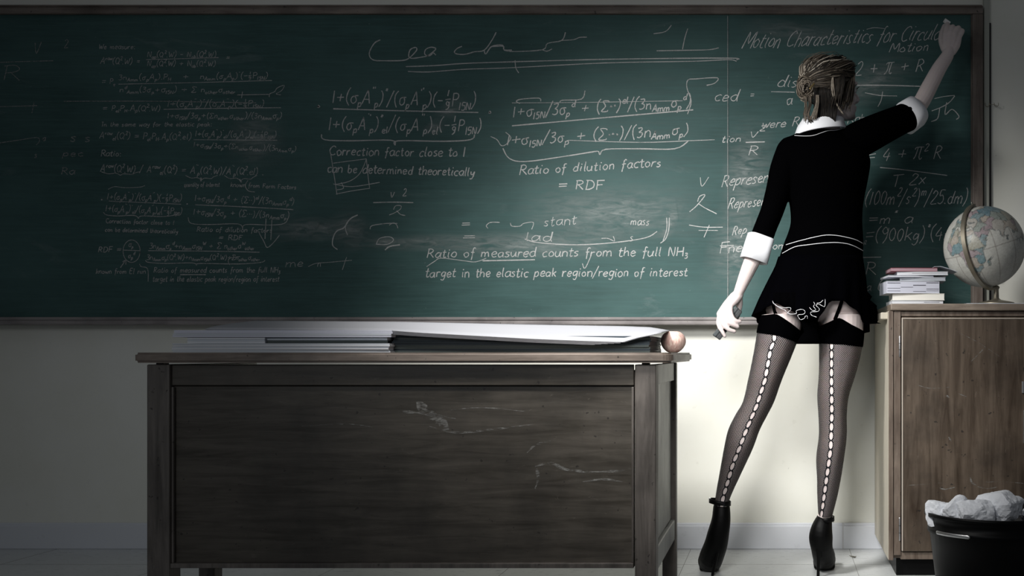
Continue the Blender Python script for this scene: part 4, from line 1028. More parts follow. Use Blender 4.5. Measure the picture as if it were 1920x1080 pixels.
armR = [(1596, 275, 3.94), (1640, 250, 3.97), (1692, 222, 4.03), (1722, 199, 4.08), (1742, 164, 4.12), (1760, 130, 4.16), (1776, 105, 4.195), (1780, 90, 4.215)]
armRr = [26, 27, 22, 16.5, 15.5, 14, 12, 10]
bm = bmesh.new()
row_loft(bm, legL, 28, 3); row_loft(bm, legR, 28, 3); row_loft(bm, torso, 36, 3)
pxtube(bm, armL, armLr, 16, 3); pxtube(bm, armR, armRr, 16, 3)
pxtube(bm, [(1546, 262, 3.95), (1549, 235, 3.95), (1553, 205, 3.945), (1556, 180, 3.94)], [34, 27, 25, 27], 20, 3, squash=1.05)
# bun of the shoulders, calves
# feet inside the shoes
pxtube(bm, [(1354, 940, 3.85), (1353, 975, 3.845), (1347, 1010, 3.86), (1334, 1044, 3.92)], [12, 14, 15, 14], 14, 3)
pxtube(bm, [(1547, 962, 3.86), (1541, 1000, 3.85), (1543, 1030, 3.88), (1546, 1050, 3.96)], [12.5, 17, 18, 16], 14, 3)
# --- head, local: x right, y front, z up from the chin
hd = 3.945
FAC = Vector((.93, .3676, 0)); RT = Vector((FAC.y, -FAC.x, 0)); UPV = Vector((-.03, 0, 1)).normalized()
HO = P(1558, 221, hd)                       # below the chin line, skull axis
HS = 1.02
def hl(x, y, z): return HO+(RT*x+FAC*y+UPV*z)*HS
hrows = [(-.004, .070, .040, .018), (.006, .084, .010, .034), (.022, .087, -.02, .047), (.045, .086, -.045, .056), (.065, .084, -.062, .062), (.09, .081, -.080, .068), (.105, .082, -.086, .071), (.13, .088, -.090, .074), (.155, .084, -.086, .073), (.178, .066, -.070, .061), (.194, .036, -.04, .040), (.200, .012, -.016, .016)]
rs = []
for z, f, b, hw in smooth_list(hrows, 3):
    rs.append([hl(hw*sup(math.cos(a), .92), (f+b)/2+(f-b)/2*sup(math.sin(a), .92), z) for a in [2*PI*k/28 for k in range(28)]])
rings(bm, rs)
tube(bm, [hl(0, .078, .102), hl(0, .092, .086), hl(0, .101, .070), hl(0, .091, .060)], [.007, .008, .0095, .008], 10, 3)          # nose
for s in (-1, 1):
    tube(bm, [hl(s*.008, .096, .064), hl(s*.015, .086, .062)], [.005, .005], 8, 1)
    ball(bm, hl(s*.034, .064, .060), (.018, .018, .018))                                                         # cheeks
    tube(bm, [hl(s*.014, .084, .112), hl(s*.032, .083, .117), hl(s*.05, .072, .112)], [.006, .0065, .005], 8, 2)  # brow
    tube(bm, [hl(s*.070, .0, .108), hl(s*.078, -.012, .112), hl(s*.079, -.018, .098), hl(s*.073, -.006, .075), hl(s*.069, .002, .07)], [.006, .006, .006, .005, .005], 8, 3)   # ear
tube(bm, [hl(-.022, .078, .040), hl(0, .092, .0425), hl(.022, .078, .040)], [.0035, .0062, .0035], 8, 3)
tube(bm, [hl(-.020, .078, .034), hl(0, .090, .032), hl(.020, .078, .034)], [.0035, .0065, .0035], 8, 3)
ball(bm, hl(0, .074, .010), (.018, .018, .014))
# --- hands
def finger(pts, r0, r1, n=10):
    k = len(pts); pxtube(bm, pts, [r0+(r1-r0)*i/(k-1) for i in range(k)], n, 3)
# left hand: palm wraps a blackboard eraser, fingers come round in front of it
def palm(a, b, c, d, rad):
    """a wedge of tubes between wrist points and knuckles"""
    for (p0, p1) in zip(a, b):
        pxtube(bm, [p0, tuple((u+v)/2 for u, v in zip(p0, p1)), p1], rad, 10, 2)
palm([(1386, 553, 3.852), (1382, 553, 3.85), (1379, 554, 3.85), (1377, 555, 3.848)], [(1370, 572, 3.832), (1362, 576, 3.83), (1355, 582, 3.828), (1350, 589, 3.828)], 0, 0, [8.5, 9, 7])
finger([(1370, 572, 3.832), (1369, 584, 3.81), (1373, 596, 3.797), (1380, 602, 3.797), (1387, 603, 3.803)], 5.9, 3.9)
finger([(1362, 576, 3.83), (1360, 589, 3.807), (1364, 602, 3.793), (1373, 608, 3.793), (1383, 612.5, 3.80)], 5.9, 3.9)
finger([(1355, 582, 3.828), (1353, 596, 3.806), (1357, 609, 3.793), (1367, 618, 3.793), (1377, 621.5, 3.80)], 5.6, 3.8)
finger([(1350, 589, 3.828), (1347, 603, 3.812), (1349, 613, 3.800), (1354, 621, 3.797), (1359, 630, 3.800)], 5.0, 3.5)
finger([(1385, 557, 3.855), (1386.5, 568, 3.868), (1385, 580, 3.876), (1382, 592, 3.878), (1377, 602, 3.876)], 7.2, 5.0)
# right hand: seen from the back, fingers folded forward on the chalk
palm([(1776, 97, 4.205), (1779, 97, 4.205), (1782, 97, 4.205), (1786, 97, 4.205)], [(1773, 66, 4.225), (1781, 63, 4.22), (1789, 65, 4.22), (1797, 71, 4.225)], 0, 0, [7.5, 9.5, 6.6])
finger([(1773, 66, 4.225), (1774, 55, 4.255), (1776, 49, 4.285), (1776, 46, 4.315), (1776, 45, 4.33)], 6.2, 4.3)
finger([(1781, 63, 4.22), (1785, 53, 4.25), (1786, 51, 4.285), (1783, 54, 4.315), (1779, 57, 4.32)], 6.2, 4.5)
finger([(1789, 65, 4.22), (1795, 55, 4.245), (1797, 53, 4.28), (1794, 59, 4.31), (1789, 64, 4.315)], 6.0, 4.4)
finger([(1797, 71, 4.225), (1803, 61, 4.245), (1804, 58, 4.275), (1801, 64, 4.30), (1797, 69, 4.305)], 5.4, 4.0)
finger([(1771, 92, 4.21), (1766, 78, 4.235), (1766, 65, 4.265), (1769, 55, 4.295), (1771, 49, 4.312)], 7.2, 4.8)
body = remesh_obj('body', bm, .0027, M['skin'], person, 2, .5)
# eyes, lashes, lips
for s in (-1, 1):
    bm = bmesh.new(); ball(bm, hl(s*.031, .073, .094), .0125, 14); e = bm_obj('eye', bm, M['eye'], person, True)
    bm = bmesh.new(); ball(bm, hl(s*.0325, .0815, .094), .0052, 10); bm_obj('iris', bm, M['dark_metal'], e, True)
    bm = bmesh.new()
    tube(bm, [hl(s*.018, .083, .096), hl(s*.031, .0885, .101), hl(s*.047, .079, .097)], [.001, .0016, .001], 6, 3)
    for q_ in range(7):
        a = (q_+.5)/7; b0 = hl(s*(.020+.028*a), .0855-.005*abs(a-.5)*2, .0995); tube(bm, [b0, b0+FAC*.007+RT*s*.003*a+Vector((0, 0, .005))], [.0007, .0003], 5, 1)
    bm_obj('eyelashes', bm, M['black'], person, True)

# --- hair: close cap, swept locks running to the knot, the knot itself, loose ends
def cap_pt(az, z, off=0.0):
    """az: 0 at the back, +right, in degrees; z above the chin"""
    for (r0, r1) in zip(hrows, hrows[1:]):
        if r0[0] <= z <= r1[0] or r1 is hrows[-1]:
            t_ = min(max((z-r0[0])/(r1[0]-r0[0]), 0), 1); f, b, hw = [r0[i]+(r1[i]-r0[i])*t_ for i in (1, 2, 3)]; break
    a = math.radians(az)
    g = .010+off
    return hl((hw+g)*math.sin(a), (f+b)/2-((f-b)/2+g)*math.cos(a), z+(g*.8 if z > .15 else 0))
bm = bmesh.new(); rs = []
zs = [.030, .045, .06, .08, .10, .12, .14, .16, .178, .192, .200]
def hairfront(z): return lerpkeys([(.03, 62), (.06, 88), (.09, 100), (.12, 118), (.15, 150), (.165, 180)], z)
for z in zs:
    fr = hairfront(z); rs.append([cap_pt(-fr+2*fr*k/40, z, -.003 if z < .06 else -.001) for k in range(41)])
V = rings(bm, rs, False, False)
top = bm.verts.new(cap_pt(0, .200)+UPV*.006)
for k in range(40): bm.faces.new((V[-1][k], V[-1][k+1], top))
sol = bm_obj('hair', bm, M['hair'], person, True)
mo = sol.modifiers.new('s', 'SOLIDIFY'); mo.thickness = .008; mo.offset = -1
def tone_attr(o, val):
    a = o.data.attributes.new('tone', 'FLOAT', 'POINT')
    for i in range(len(o.data.vertices)): a.data[i].value = val if not callable(val) else val(i)
tone_attr(sol, .12)
KN = P(1511, 164, hd-.055)
def locks(name, specs, parent, n=5):
    bm = bmesh.new(); tones = []
    for pts, r, tn in specs:
        before = len(bm.verts)
        m_ = len(pts); rad = [r*(.12+1.05*math.sin(PI*min(max((i+.35)/(m_-.3), 0), 1))**.7) for i in range(m_)]
        tube(bm, pts, rad, n, 2, .8, round_ends=False)
        tones += [tn]*(len(bm.verts)-before)
    o = bm_obj(name, bm, M['hair'], parent, True); tone_attr(o, lambda i: tones[i]); return o
rr = random.Random(5)
sp = []
for k in range(640):
    side = rr.random()
    if side < .30:      az0, z0 = rr.uniform(10, 178), rr.uniform(.165, .200)
    elif side < .58:    az0, z0 = rr.uniform(75, 140), rr.uniform(.09, .17); az0 = min(az0, hairfront(z0)-3)
    elif side < .80:    az0, z0 = rr.uniform(-178, -15), rr.uniform(.14, .200); az0 = max(az0, -hairfront(z0)+3)
    elif side < .90:    az0, z0 = rr.uniform(20, 70), rr.uniform(.045, .09)
    else:               az0, z0 = rr.uniform(-95, -30), rr.uniform(.05, .12)
    if z0 > .18 and side < .3: az0 = rr.uniform(-60, 178)
    az1, z1 = rr.uniform(-12, 14), rr.uniform(.088, .118)
    pts = []; oo = rr.uniform(-.002, .004); bow = rr.uniform(-.006, .012) if z0 > .12 else rr.uniform(-.020, -.004)
    p0 = cap_pt(az0, z0, oo)
    for i in range(9):
        t_ = i/8; s_ = t_*t_*(3-2*t_)*.5+t_*.5
        az = az0+(az1-az0)*s_; z = z0+(z1-z0)*t_+bow*math.sin(PI*t_)
        pts.append(cap_pt(az, min(z, .1995), oo+.004*math.sin(PI*t_)))
    pts[-1] = pts[-1]*.5+KN*.5
    sp.append((pts, rr.uniform(.0007, .0023), min(1, max(0, rr.gauss(.60 if az0 < 60 else .34, .34)))))  # paler toward the back: highlights are put into the strand tone
hl_o = locks('swept_locks', sp, sol)
# hair knot: coiled locks
sp = []
Kx = Vector((1, .12, 0)).normalized(); Kz = Vector((0, 0, 1)); Ky = Vector((-.1, -1, 0)).normalized()
for k in range(190):
    ph = rr.uniform(0, 2*PI); R0 = rr.uniform(.008, .033); dep = math.sqrt(max(0, .038**2-(R0-.008)**2))*rr.uniform(.45, 1.0); turn = rr.uniform(1.6, 4.0); pts = []
    tilt = rr.uniform(-.35, .35)
    for i in range(12):
        t_ = i/11; a = ph+turn*t_; r_ = R0+.004*math.sin(3*a+k)
        pts.append(KN+Kx*(r_*.92*math.cos(a))+Kz*(r_*1.28*math.sin(a)-.007)+Ky*(dep*.75+tilt*.012*math.sin(a)))
    sp.append((pts, rr.uniform(.0009, .0024), min(1, max(0, rr.gauss(.55, .28)))))
kn = locks('hair_knot', sp, sol)
bm = bmesh.new(); ball(bm, KN+Vector((0, .004, 0)), (.031, .026, .036), 20); c_ = bm_obj('knot_core', bm, M['hair'], sol, True); tone_attr(c_, .15)
# loose strands over the nape and at the temple
sp = []
def pxl(L, r, tn, jit=0): sp.append(([P(a+rr.uniform(-jit, jit), b, d) for a, b, d in L], r, tn))
for k in range(26):
    j = rr.uniform(-1, 1)
    pxl([(1514+j*9, 180, hd-.085), (1516+j*7, 197, hd-.08), (1512+j*5, 214, hd-.07), (1516+j*9, 226+rr.uniform(-9, 5), hd-.07)], .0016, rr.uniform(.15, .75), 1.5)
for k in range(14):
    j = rr.uniform(-1, 1)
    pxl([(1533+j*3, 178, hd-.088), (1533+j*3, 192, hd-.082), (1529+j*4, 208, hd-.078), (1524+j*6, 224, hd-.076)], .0018, rr.uniform(.3, .9), 1)
for k in range(5):
    pxl([(1563, 126, hd-.082), (1561, 150, hd-.095), (1562, 172, hd-.096), (1565, 190, hd-.08), (1574, 204, hd-.07), (1583, 216, hd-.06)], .0014, rr.uniform(.4, .95), 2.5)
for k in range(70):
    j = rr.uniform(-1, 1)
    pxl([(1588+j*7, 120+abs(j)*5, hd-.03), (1596+j*5, 140, hd-.045), (1590+j*11, 165, hd-.075+abs(j)*.02), (1586+j*12, 190, hd-.07+abs(j)*.02), (1583+j*12, 206+rr.uniform(-22, 4), hd-.055)], .0017, rr.uniform(0, .62), 1.5)
for k in range(90):
    j = rr.uniform(-1, 1)
    pxl([(1546+j*20, 164, hd-.084), (1548+j*21, 186, hd-.078), (1548+j*21, 202, hd-.066), (1547+j*18, 228+rr.uniform(-6, 5), hd-.06)], .0024, rr.uniform(0, .06), 1.5)
for k in range(34):
    j = rr.uniform(-1, 1)
    pxl([(1574+j*9, 140, hd-.084), (1573+j*9, 160, hd-.092), (1571+j*9, 175, hd-.092), (1567+j*10, 190+rr.uniform(-12, 14), hd-.08)], .0022, rr.uniform(0, .22), 1.5)
for k in range(12):
    a0 = rr.uniform(-150, 170)
    sp.append(([cap_pt(a0, .196, .004), cap_pt(a0*.7, .19, .012), cap_pt(a0*.4, .17, .011), cap_pt(a0*.2, .14, .006)], .0007, .7))
locks('loose_strands', sp, sol)
bm = bmesh.new(); tube(bm, [P(1519, 166, hd-.115), P(1526, 157, hd-.108)], [.0035, .0035], 8, 1); bm_obj('hair_pin', bm, M['gold'], sol, True)
bm = bmesh.new(); tube(bm, [P(1526, 112, hd-.05), P(1545, 113, hd-.075), P(1558, 118, hd-.085), P(1571, 119, hd-.085)], [.0022, .003, .0035, .003], 8, 2, .5); tube(bm, [P(1526, 111, hd-.05), P(1524, 118, hd-.05)], [.003, .003], 8, 1)
bm_obj('hair_clip', bm, M['bronze'], sol, True)

# --- stockings
def seam_loft(name, rows, seamkeys, thr, parent, mat, grow=.0013, sub=5, n=40):
    rows_ = smooth_list(rows, sub); bm = bmesh.new(); nl = bm.loops.layers.uv.new('net'); sl = bm.loops.layers.uv.new('seam')
    rs = []; info = []; Lc = 0; prev = None
    for (y, L, R, d, dep) in rows_:
        c = P((L+R)/2, y, d); hw = (R-L)/2/S(d)+grow; dp = dep+grow
        sx = (lerpkeys(seamkeys, y)-(L+R)/2)/S(d)/hw
        th = -PI/2+math.asin(max(-.9, min(.9, sx)))
        st = th-PI
        pts = [c+Vector((hw*math.cos(st+2*PI*k/n), dp*math.sin(st+2*PI*k/n), 0)) for k in range(n+1)]
        cen = pts[n//2]
        if prev is not None: Lc += (cen-prev).length
        prev = cen; rs.append(pts)
        arc = [0]
        for k in range(n): arc.append(arc[-1]+(pts[k+1]-pts[k]).length)
        info.append((Lc, [a-arc[n//2] for a in arc]))
    V = [[bm.verts.new(p) for p in r] for r in rs]
    for i in range(len(V)-1):
        for k in range(n):
            f = bm.faces.new((V[i][k], V[i][k+1], V[i+1][k+1], V[i+1][k]))
            for lp, (ii, kk) in zip(f.loops, ((i, k), (i, k+1), (i+1, k+1), (i+1, k))):
                lp[nl].uv = (kk/n, info[ii][0]); lp[sl].uv = (info[ii][1][kk], info[ii][0])
    bmesh.ops.remove_doubles(bm, verts=bm.verts[:], dist=1e-6)
    return bm_obj(name, bm, mat, parent, True)
def clip_rows(rows, y0, y1, k=6):
    r = smooth_list(rows, k); return [q_ for q_ in r if y0 <= q_[0] <= y1]
skL = [(638, 1452), (655, 1445), (711, 1435), (760, 1419), (802, 1401), (834, 1389), (869, 1375), (900, 1366), (930, 1357), (960, 1352)]
skR = [(654, 1557), (711, 1557), (776, 1558), (837, 1556), (890, 1549), (943, 1542), (964, 1539)]
stL = seam_loft('stocking', clip_rows(legL, 620, 949), skL, 0, person, M['fishnet'], sub=1)
tag(stL, label='fishnet stocking with a keyhole seam down the back')
stR = seam_loft('stocking', clip_rows(legR, 630, 968), skR, 0, person, M['fishnet'], sub=1)
def band(parent, rows, topk, botk, n=48):
    """solid dark stocking top whose rims rise and fall"""
    bm = bmesh.new(); rs = []
    R_ = smooth_list(rows, 6)
    def at_y(y):
        for a, b in zip(R_, R_[1:]):
            if a[0] <= y <= b[0]:
                t_ = (y-a[0])/(b[0]-a[0]); return [a[i]+(b[i]-a[i])*t_ for i in range(5)]
        return R_[0] if y < R_[0][0] else R_[-1]
    for j in range(9):
        v = j/8; rg_ = []
        for k in range(n):
            th = 2*PI*k/n
            u = math.cos(th)              # -1 left .. 1 right
            yt = lerpkeys(topk, u) if math.sin(th) < 0 else (lerpkeys(topk, -1)*(1-u)/2+lerpkeys(topk, 1)*(1+u)/2)
            yb = lerpkeys(botk, u)
            y = yt+(yb-yt)*v; q_ = at_y(y); g = .0042-(.001 if j in (0, 8) else 0)
            rg_.append(P((q_[1]+q_[2])/2, y, q_[3])+Vector((((q_[2]-q_[1])/2/S(q_[3])+g)*u, (q_[4]+g)*math.sin(th), 0)))
        rs.append(rg_)
    rings(bm, rs, False); return bm_obj('stocking_top', bm, M['knit_black'], parent, True)
band(stL, legL, [(-1, 592), (-.3, 590), (-.05, 595), (.4, 606), (1, 622)], [(-1, 624), (0, 630), (1, 643)])
band(stR, legR, [(-1, 614), (-.3, 600), (-.1, 597), (.4, 610), (1, 622)], [(-1, 644), (0, 646), (1, 651)])

# --- cardigan
def grow_rows(rows, g, dep): return [(y, L-g, R+g, d, q_+dep) for y, L, R, d, q_ in rows]
bm = bmesh.new()
ct = [(500, 1456, 1619, 3.91, .122), (480, 1462, 1618, 3.91, .112), (455, 1470, 1619, 3.912, .102), (435, 1478, 1618, 3.915, .097), (415, 1482.5, 1617, 3.92, .094), (390, 1481, 1618, 3.924, .098), (365, 1477, 1622, 3.927, .102), (330, 1472, 1629, 3.93, .106), (300, 1465, 1632, 3.935, .106), (278, 1460, 1622, 3.94, .096), (262, 1472, 1606, 3.945, .078), (252, 1490, 1590, 3.948, .066), (246, 1500, 1582, 3.95, .055)]
row_loft(bm, ct, 40, 4)
pxtube(bm, [(1484, 284, 3.935), (1470, 318, 3.915), (1460, 355, 3.90), (1448, 395, 3.88), (1436, 425, 3.872), (1426, 452, 3.868)], [29, 27, 24, 22, 21.5, 22], 20, 3, round_ends=True)
pxtube(bm, [(1590, 272, 3.945), (1620, 257, 3.955), (1655, 240, 3.985), (1690, 224, 4.03), (1704, 218, 4.05)], [33, 34, 31, 28, 28], 20, 3, round_ends=False)
# hollow drop of the raised shoulder into the back
cardi = remesh_obj('cardigan', bm, .005, M['knit_black'], person, 8, .6)
bv = bvh_world(cardi)
def trim_line(parent, bv, pts, r=.0013, name='white_trim', off=.0012, mat='trim_white', sub=5):
    out = []
    for x, y in smooth_list(pts, sub):
        h = drape(bv, x, y, off)
        if h is not None: out.append(h)
    bm = bmesh.new(); tube(bm, out, [r]*len(out), 6, 1); return bm_obj(name, bm, M[mat], parent, True)
trim_line(cardi, bv, [(1474, 459), (1490, 454), (1509, 449), (1530, 444), (1547, 441), (1563, 441), (1578, 443), (1603, 449), (1617, 456)])
trim_line(cardi, bv, [(1467, 475), (1490, 463), (1515, 459), (1540, 456), (1555, 455), (1572, 455), (1590, 457.5), (1605, 463), (1618, 470)])
trim_line(cardi, bv, [(1490, 254), (1508, 255), (1525, 254), (1540, 249), (1553, 245), (1568, 244), (1584, 240)], .0012)
# --- skirt
def hem_y(th):
    x = 1519+109*math.cos(th)
    back = lerpkeys([(1410, 592), (1425, 583), (1448, 569), (1480, 584), (1505, 598), (1528, 601), (1538, 590), (1549, 568), (1575, 567), (1600, 582), (1618, 606), (1628, 622)], x)
    front = lerpkeys([(1410, 592), (1440, 625), (1500, 640), (1570, 641), (1610, 634), (1628, 622)], x)
    return back if math.sin(th) < 0 else front
bm = bmesh.new(); rs = []; n = 96
for j in range(15):
    v = j/14; rg_ = []
    for k in range(n):
        th = 2*PI*k/n; yb = hem_y(th); y = 482+(yb-482)*v
        L = lerpkeys([(482, 1459), (500, 1453), (530, 1438), (560, 1424), (592, 1411), (640, 1408)], y); R_ = lerpkeys([(482, 1618), (520, 1624), (560, 1627), (600, 1629), (640, 1629)], y)
        dep = lerpkeys([(482, .118), (520, .135), (560, .15), (640, .165)], y)
        rip = 1+.028*v*math.sin(th*17)
        rg_.append(P((L+R_)/2, y, 3.91)+Vector(((R_-L)/2/S(3.91)*math.cos(th)*rip, dep*math.sin(th)*rip, 0)))
    rs.append(rg_)
rings(bm, rs, False)
skirt = bm_obj('skirt', bm, M['skirt_navy'], person, True)
mo = skirt.modifiers.new('s', 'SOLIDIFY'); mo.thickness = .003; mo.offset = -1
# side bow and underskirt ruffle at the right hip
bm = bmesh.new(); rs = []
for i in range(9):
    t_ = i/8; x0_ = 1612+t_*6; p = P(1619, 540+t_*64, 3.95); ex = (8+36*t_+5*math.sin(i*2.4))*(1 if t_ < .72 else .75)
    q0 = P(1612, 540+t_*62, 3.93); q1 = P(1620+ex*.95, 548+t_*62+4*math.sin(i*3), 3.99); q2 = P(1618, 546+t_*62, 4.03)
    rs.append([q0, (q0+q1)/2+Vector((0, -.01, 0)), q1, (q1+q2)/2, q2, (q0+q2)/2])
rings(bm, rs, True); bm_obj('side_ruffle', bm, M['skirt_navy'], skirt, True)
bv2 = bvh_world(skirt)
def ruffle(pts, r=.001):
    bm = bmesh.new(); out = [P(x, y, 3.744+.004*math.sin(i*1.7)) for i, (x, y) in enumerate(smooth_list(pts, 4))]
    tube(bm, out, [r]*len(out), 6, 1); return bm
def ruf(pts, nm='ruffle_trim'): bm_obj(nm, ruffle(pts), M['trim_white'], skirt, True)
def zz(L): return [(1320+a*.2037, 540+b*.2037) for a, b in L]
for L in ([(632, 120), (645, 148), (690, 172), (740, 182), (795, 182), (795, 205), (772, 225), (800, 240), (850, 235), (850, 210), (900, 196), (930, 215), (918, 240), (865, 248), (872, 272), (890, 292), (925, 278), (932, 260), (950, 258), (952, 280)],
          [(640, 138), (690, 180), (740, 200), (765, 225), (800, 248)], [(1010, 130), (1020, 150), (1008, 170), (1030, 200), (1000, 208), (972, 180)], [(1115, 105), (1115, 150), (1105, 172), (1060, 150), (1030, 158), (1060, 190), (1050, 215), (985, 222), (990, 250), (1035, 268)], [(1095, 112), (1070, 135), (1040, 140)]):
    ruf(zz(L))
# dark ruffle cloth carrying that trim
bm = bmesh.new(); rs = []
for i in range(25):
    t_ = i/24; x = 1450+t_*98; yb = lerpkeys([(1450, 566), (1475, 578), (1500, 592), (1515, 600), (1530, 596), (1540, 580), (1548, 564)], x)
    w_ = .006*math.sin(i*1.9); rs.append([P(x, 548, 3.775), P(x, (548+yb)/2, 3.768)+Vector((0, w_*.5, 0)), P(x, yb, 3.763)+Vector((0, w_, 0)), P(x, yb, 3.766)+Vector((0, w_, 0)), P(x, 548, 3.779)])
rings(bm, rs, True); bm_obj('ruffle', bm, M['knit_black'], skirt, True)
# dark lining of the skirt front, filling between the thighs
bm = bmesh.new(); rs = []
for i in range(11):
    t_ = i/10; y = 585+t_*60
    y = 570+t_*75; a_ = lerpkeys([(570, 1484), (600, 1499), (622, 1508), (632, 1500), (645, 1493)], y); b_ = lerpkeys([(570, 1546), (600, 1534), (618, 1531), (632, 1535), (645, 1538)], y)
    rs.append([P(a_, y, 3.80), P((a_+b_)/2, y, 3.795), P(b_, y, 3.80), P(b_, y, 3.96), P(1518, y, 3.99), P(a_, y, 3.96)])
rings(bm, rs); bm_obj('skirt_lining', bm, M['knit_black'], skirt, True)
# straps from the skirt to the stocking tops
bvb = bvh_world(body)
def strap(pts, wpx=4.5):
    out = [drape(bvb, x, y, .003) for x, y in smooth_list(pts, 4)]; out = [p for p in out if p is not None]
    bm = bmesh.new(); tube(bm, out, [wpx/S(3.8)/2]*len(out), 8, 1, .35); bm_obj('strap', bm, M['knit_black'], person, True)
strap([(1449, 566), (1452, 580), (1456, 594)], 7); strap([(1578, 566), (1573, 580), (1566, 598)], 7)

# --- shirt: collar and turned back cuffs
bm = bmesh.new(); rs = []
for j, (y, hw, dep, tl) in enumerate(((224, 35, .060, 2), (222, 37, .064, 2), (226, 40, .070, 3), (236, 44, .080, 5), (248, 49, .092, 7), (250, 48.5, .090, 7), (240, 41, .076, 5))):
    rg_ = []
    for k in range(48):
        a = 2*PI*k/48; u = math.cos(a); x = 1541+(1 if j < 3 else -1)*2+hw*u
        rg_.append(P(x, y-tl*u+(0 if math.sin(a) < 0 else -3), 3.952)+Vector((0, dep*math.sin(a), 0)))
    rs.append(rg_)
rings(bm, rs, False)
col_ = bm_obj('shirt_collar', bm, M['shirt_white'], person, True)
mo = col_.modifiers.new('s', 'SOLIDIFY'); mo.thickness = .002
def cuff(a, b, ra, rb, sq, flat=.55, roll=0):
    """folded cuff: squared tube open at the lower end"""
    A, B = P(*a), P(*b); t_ = (B-A).normalized(); side = t_.cross(Vector((0, 1, 0))).normalized(); up = side.cross(t_).normalized()
    cr, sr = math.cos(roll), math.sin(roll); s2 = side*cr+up*sr; u2 = up*cr-side*sr
    bm = bmesh.new(); rs = []
    for (f, k_) in ((0, .80), (0, 1), (.5, 1.0), (1, 1), (1, .95), (.5, .92), (.3, .8)):
        c = A+(B-A)*f; r = (ra+(rb-ra)*f)/S(a[2])*k_
        rs.append(ring(c, s2*r, u2*r*sq, 32, PI/4, flat))
    rings(bm, rs, False); return bm_obj('shirt_cuff', bm, M['shirt_white'], person, True)
cuff((1427, 443, 3.868), (1413, 489, 3.862), 23.5, 24.5, 1.0, .55, .35)
cuff((1698, 222, 4.045), (1717, 209, 4.07), 29.5, 28.5, 1.0, .7, .2)

# --- shoes
def shoe(name, plat, upper, sole, heel_top, heel_tip, strapc, strapr, buckle, label=None, cut=None):
    bm = bmesh.new()
    pxtube(bm, [u[:3] for u in upper], [u[3] for u in upper], 20, 3, squash=1.0)
    pxtube(bm, [u[:3] for u in sole], [u[3] for u in sole], 20, 3, squash=1.0)
    xa, xb, ya, yb, da, db = plat; p0 = P(xa, yb, da); p1 = P(xb, ya, da); box(bm, p0.x, p1.x, da-D, db-D, max(p0.z, .001), p1.z, .007)
    o = remesh_obj(name, bm, .003, M['shoe_black'], person, 3, .5)
    zmin = 1e9
    me_ = o.data; base = WORLDLOC[o.name]
    for v in me_.vertices:
        if v.co.z+base.z < .001: v.co.z = .001-base.z
    if label: o['label'] = label
    bm = bmesh.new(); A, B = P(*heel_top), P(*heel_tip); B.z = .004
    tube(bm, [A, A*.65+B*.35, A*.3+B*.7, B], [.014, .0068, .0052, .0052], 12, 3); 
    hh = bm_obj('heel', bm, M['shoe_black'], o, True)
    bm = bmesh.new(); c = P(*strapc); rx, ry, tl = strapr
    pts = [c+Vector((rx*math.cos(a), ry*math.sin(a), tl*math.cos(a))) for a in [2*PI*k/20 for k in range(21)]]
    rings(bm, [[q_+(q_-c).normalized()*u_+Vector((0, 0, w_)) for u_, w_ in ((0, -.0075), (.0022, -.0075), (.0022, .0075), (0, .0075))] for q_ in pts]); st = bm_obj('ankle_strap', bm, M['shoe_black'], o, True)
    bm = bmesh.new(); b_ = P(*buckle); box(bm, b_.x-.003, b_.x+.003, b_.y-.006, b_.y+.006, b_.z-.009, b_.z+.009, .001); bm_obj('buckle', bm, M['metal'], st)
    return o
shoe('shoe', (1311, 1348, 1046, 1072, 3.93, 4.0), [(1353, 951, 3.85, 16), (1352, 975, 3.845, 18), (1347, 1000, 3.85, 20.5), (1342, 1022, 3.87, 22), (1334, 1044, 3.91, 23), (1332, 1052, 3.95, 22)],
     [(1333, 1048, 3.925, 22), (1331, 1052, 3.95, 22.5), (1332, 1050, 3.99, 19)], (1350, 1012, 3.835), (1336, 1078, 3.855), (1350, 941, 3.85), (.035, .034, -.005), (1331, 938, 3.85), 'high heel shoe with the heel lifted, on the left foot')
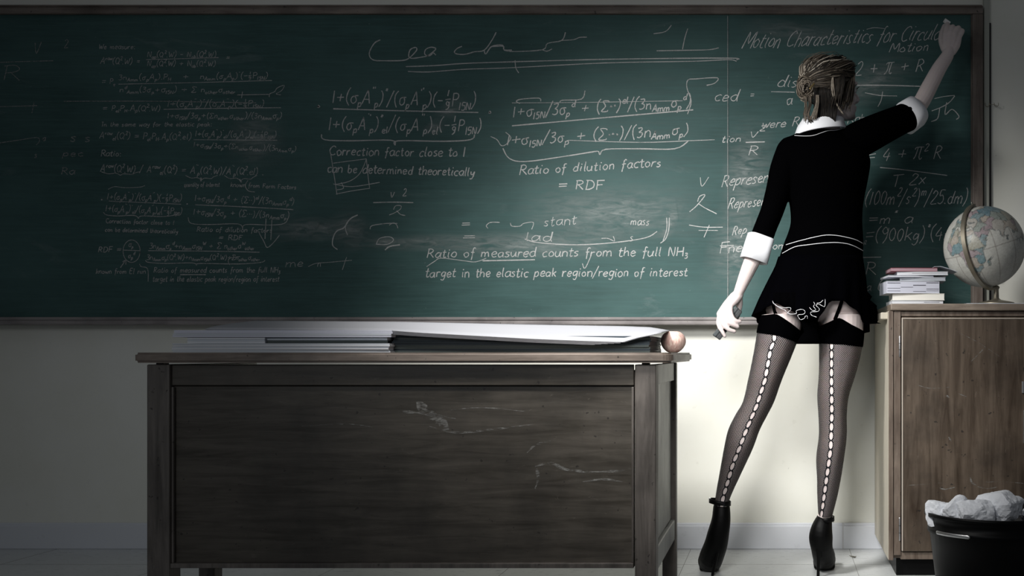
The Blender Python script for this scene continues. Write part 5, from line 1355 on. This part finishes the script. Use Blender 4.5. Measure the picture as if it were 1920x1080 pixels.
shoe('shoe', (1526, 1566, 1036, 1068, 3.955, 4.05), [(1546, 972, 3.86, 15), (1541, 990, 3.85, 20), (1539, 1008, 3.85, 22.5), (1541, 1028, 3.87, 20.5), (1545, 1045, 3.93, 21), (1547, 1049, 3.99, 20)],
     [(1545, 1048, 3.945, 20.5), (1546, 1049, 3.98, 21), (1547, 1050, 4.03, 17)], (1535, 1026, 3.835), (1534, 1084, 3.83), (1549, 973, 3.86), (.026, .036, .002), (1562, 974, 3.86))

# --- things held
bm = bmesh.new()
A = P(1384, 583, 3.828); B = P(1344.5, 632, 3.822)
ex = (B-A).normalized(); ey = Vector((.15, 1, .1)); ey = (ey-ex*ey.dot(ex)).normalized(); ez = ex.cross(ey)
er = empty('board_eraser', (A+B)/2, 'dark felt blackboard eraser held in the lowered left hand', 'eraser')
def obox(nm, a0, a1, b0, b1, c0, c1, mat, par):
    bm = bmesh.new(); box(bm, a0, a1, b0, b1, c0, c1, .0025)
    bmesh.ops.transform(bm, matrix=Matrix((( ex.x, ey.x, ez.x, A.x), (ex.y, ey.y, ez.y, A.y), (ex.z, ey.z, ez.z, A.z), (0, 0, 0, 1))), verts=bm.verts[:])
    return bm_obj(nm, bm, mat, par)
Ln = (B-A).length
obox('back_board', -.008, Ln+.004, -.006, .012, -.017, -.003, M['eraser_body'], er)
fe = obox('felt_pad', -.006, Ln+.002, -.005, .011, -.003, .013, M['eraser_felt'], er)
for k in (-.0015, .004, .009): obox('felt_groove', -.0066, Ln+.0026, -.0056, .0116, k-.0006, k+.0006, M['black'], fe)
bm = bmesh.new()
tube(bm, [P(1770.5, 38, 4.325), P(1780, 44.5, 4.33)], [.0085, .0085], 12, 1, round_ends=False)
o = bm_obj('chalk', bm, M['chalk_stick'], None, True)
for p in o.data.polygons: p.use_smooth = False
rebase(o); tag(o, 'short white chalk stub held against the top right of the board', 'chalk')
print('TRIS', sum(len(p.vertices)-2 for ob in bpy.data.objects if ob.type == 'MESH' for p in ob.data.polygons))
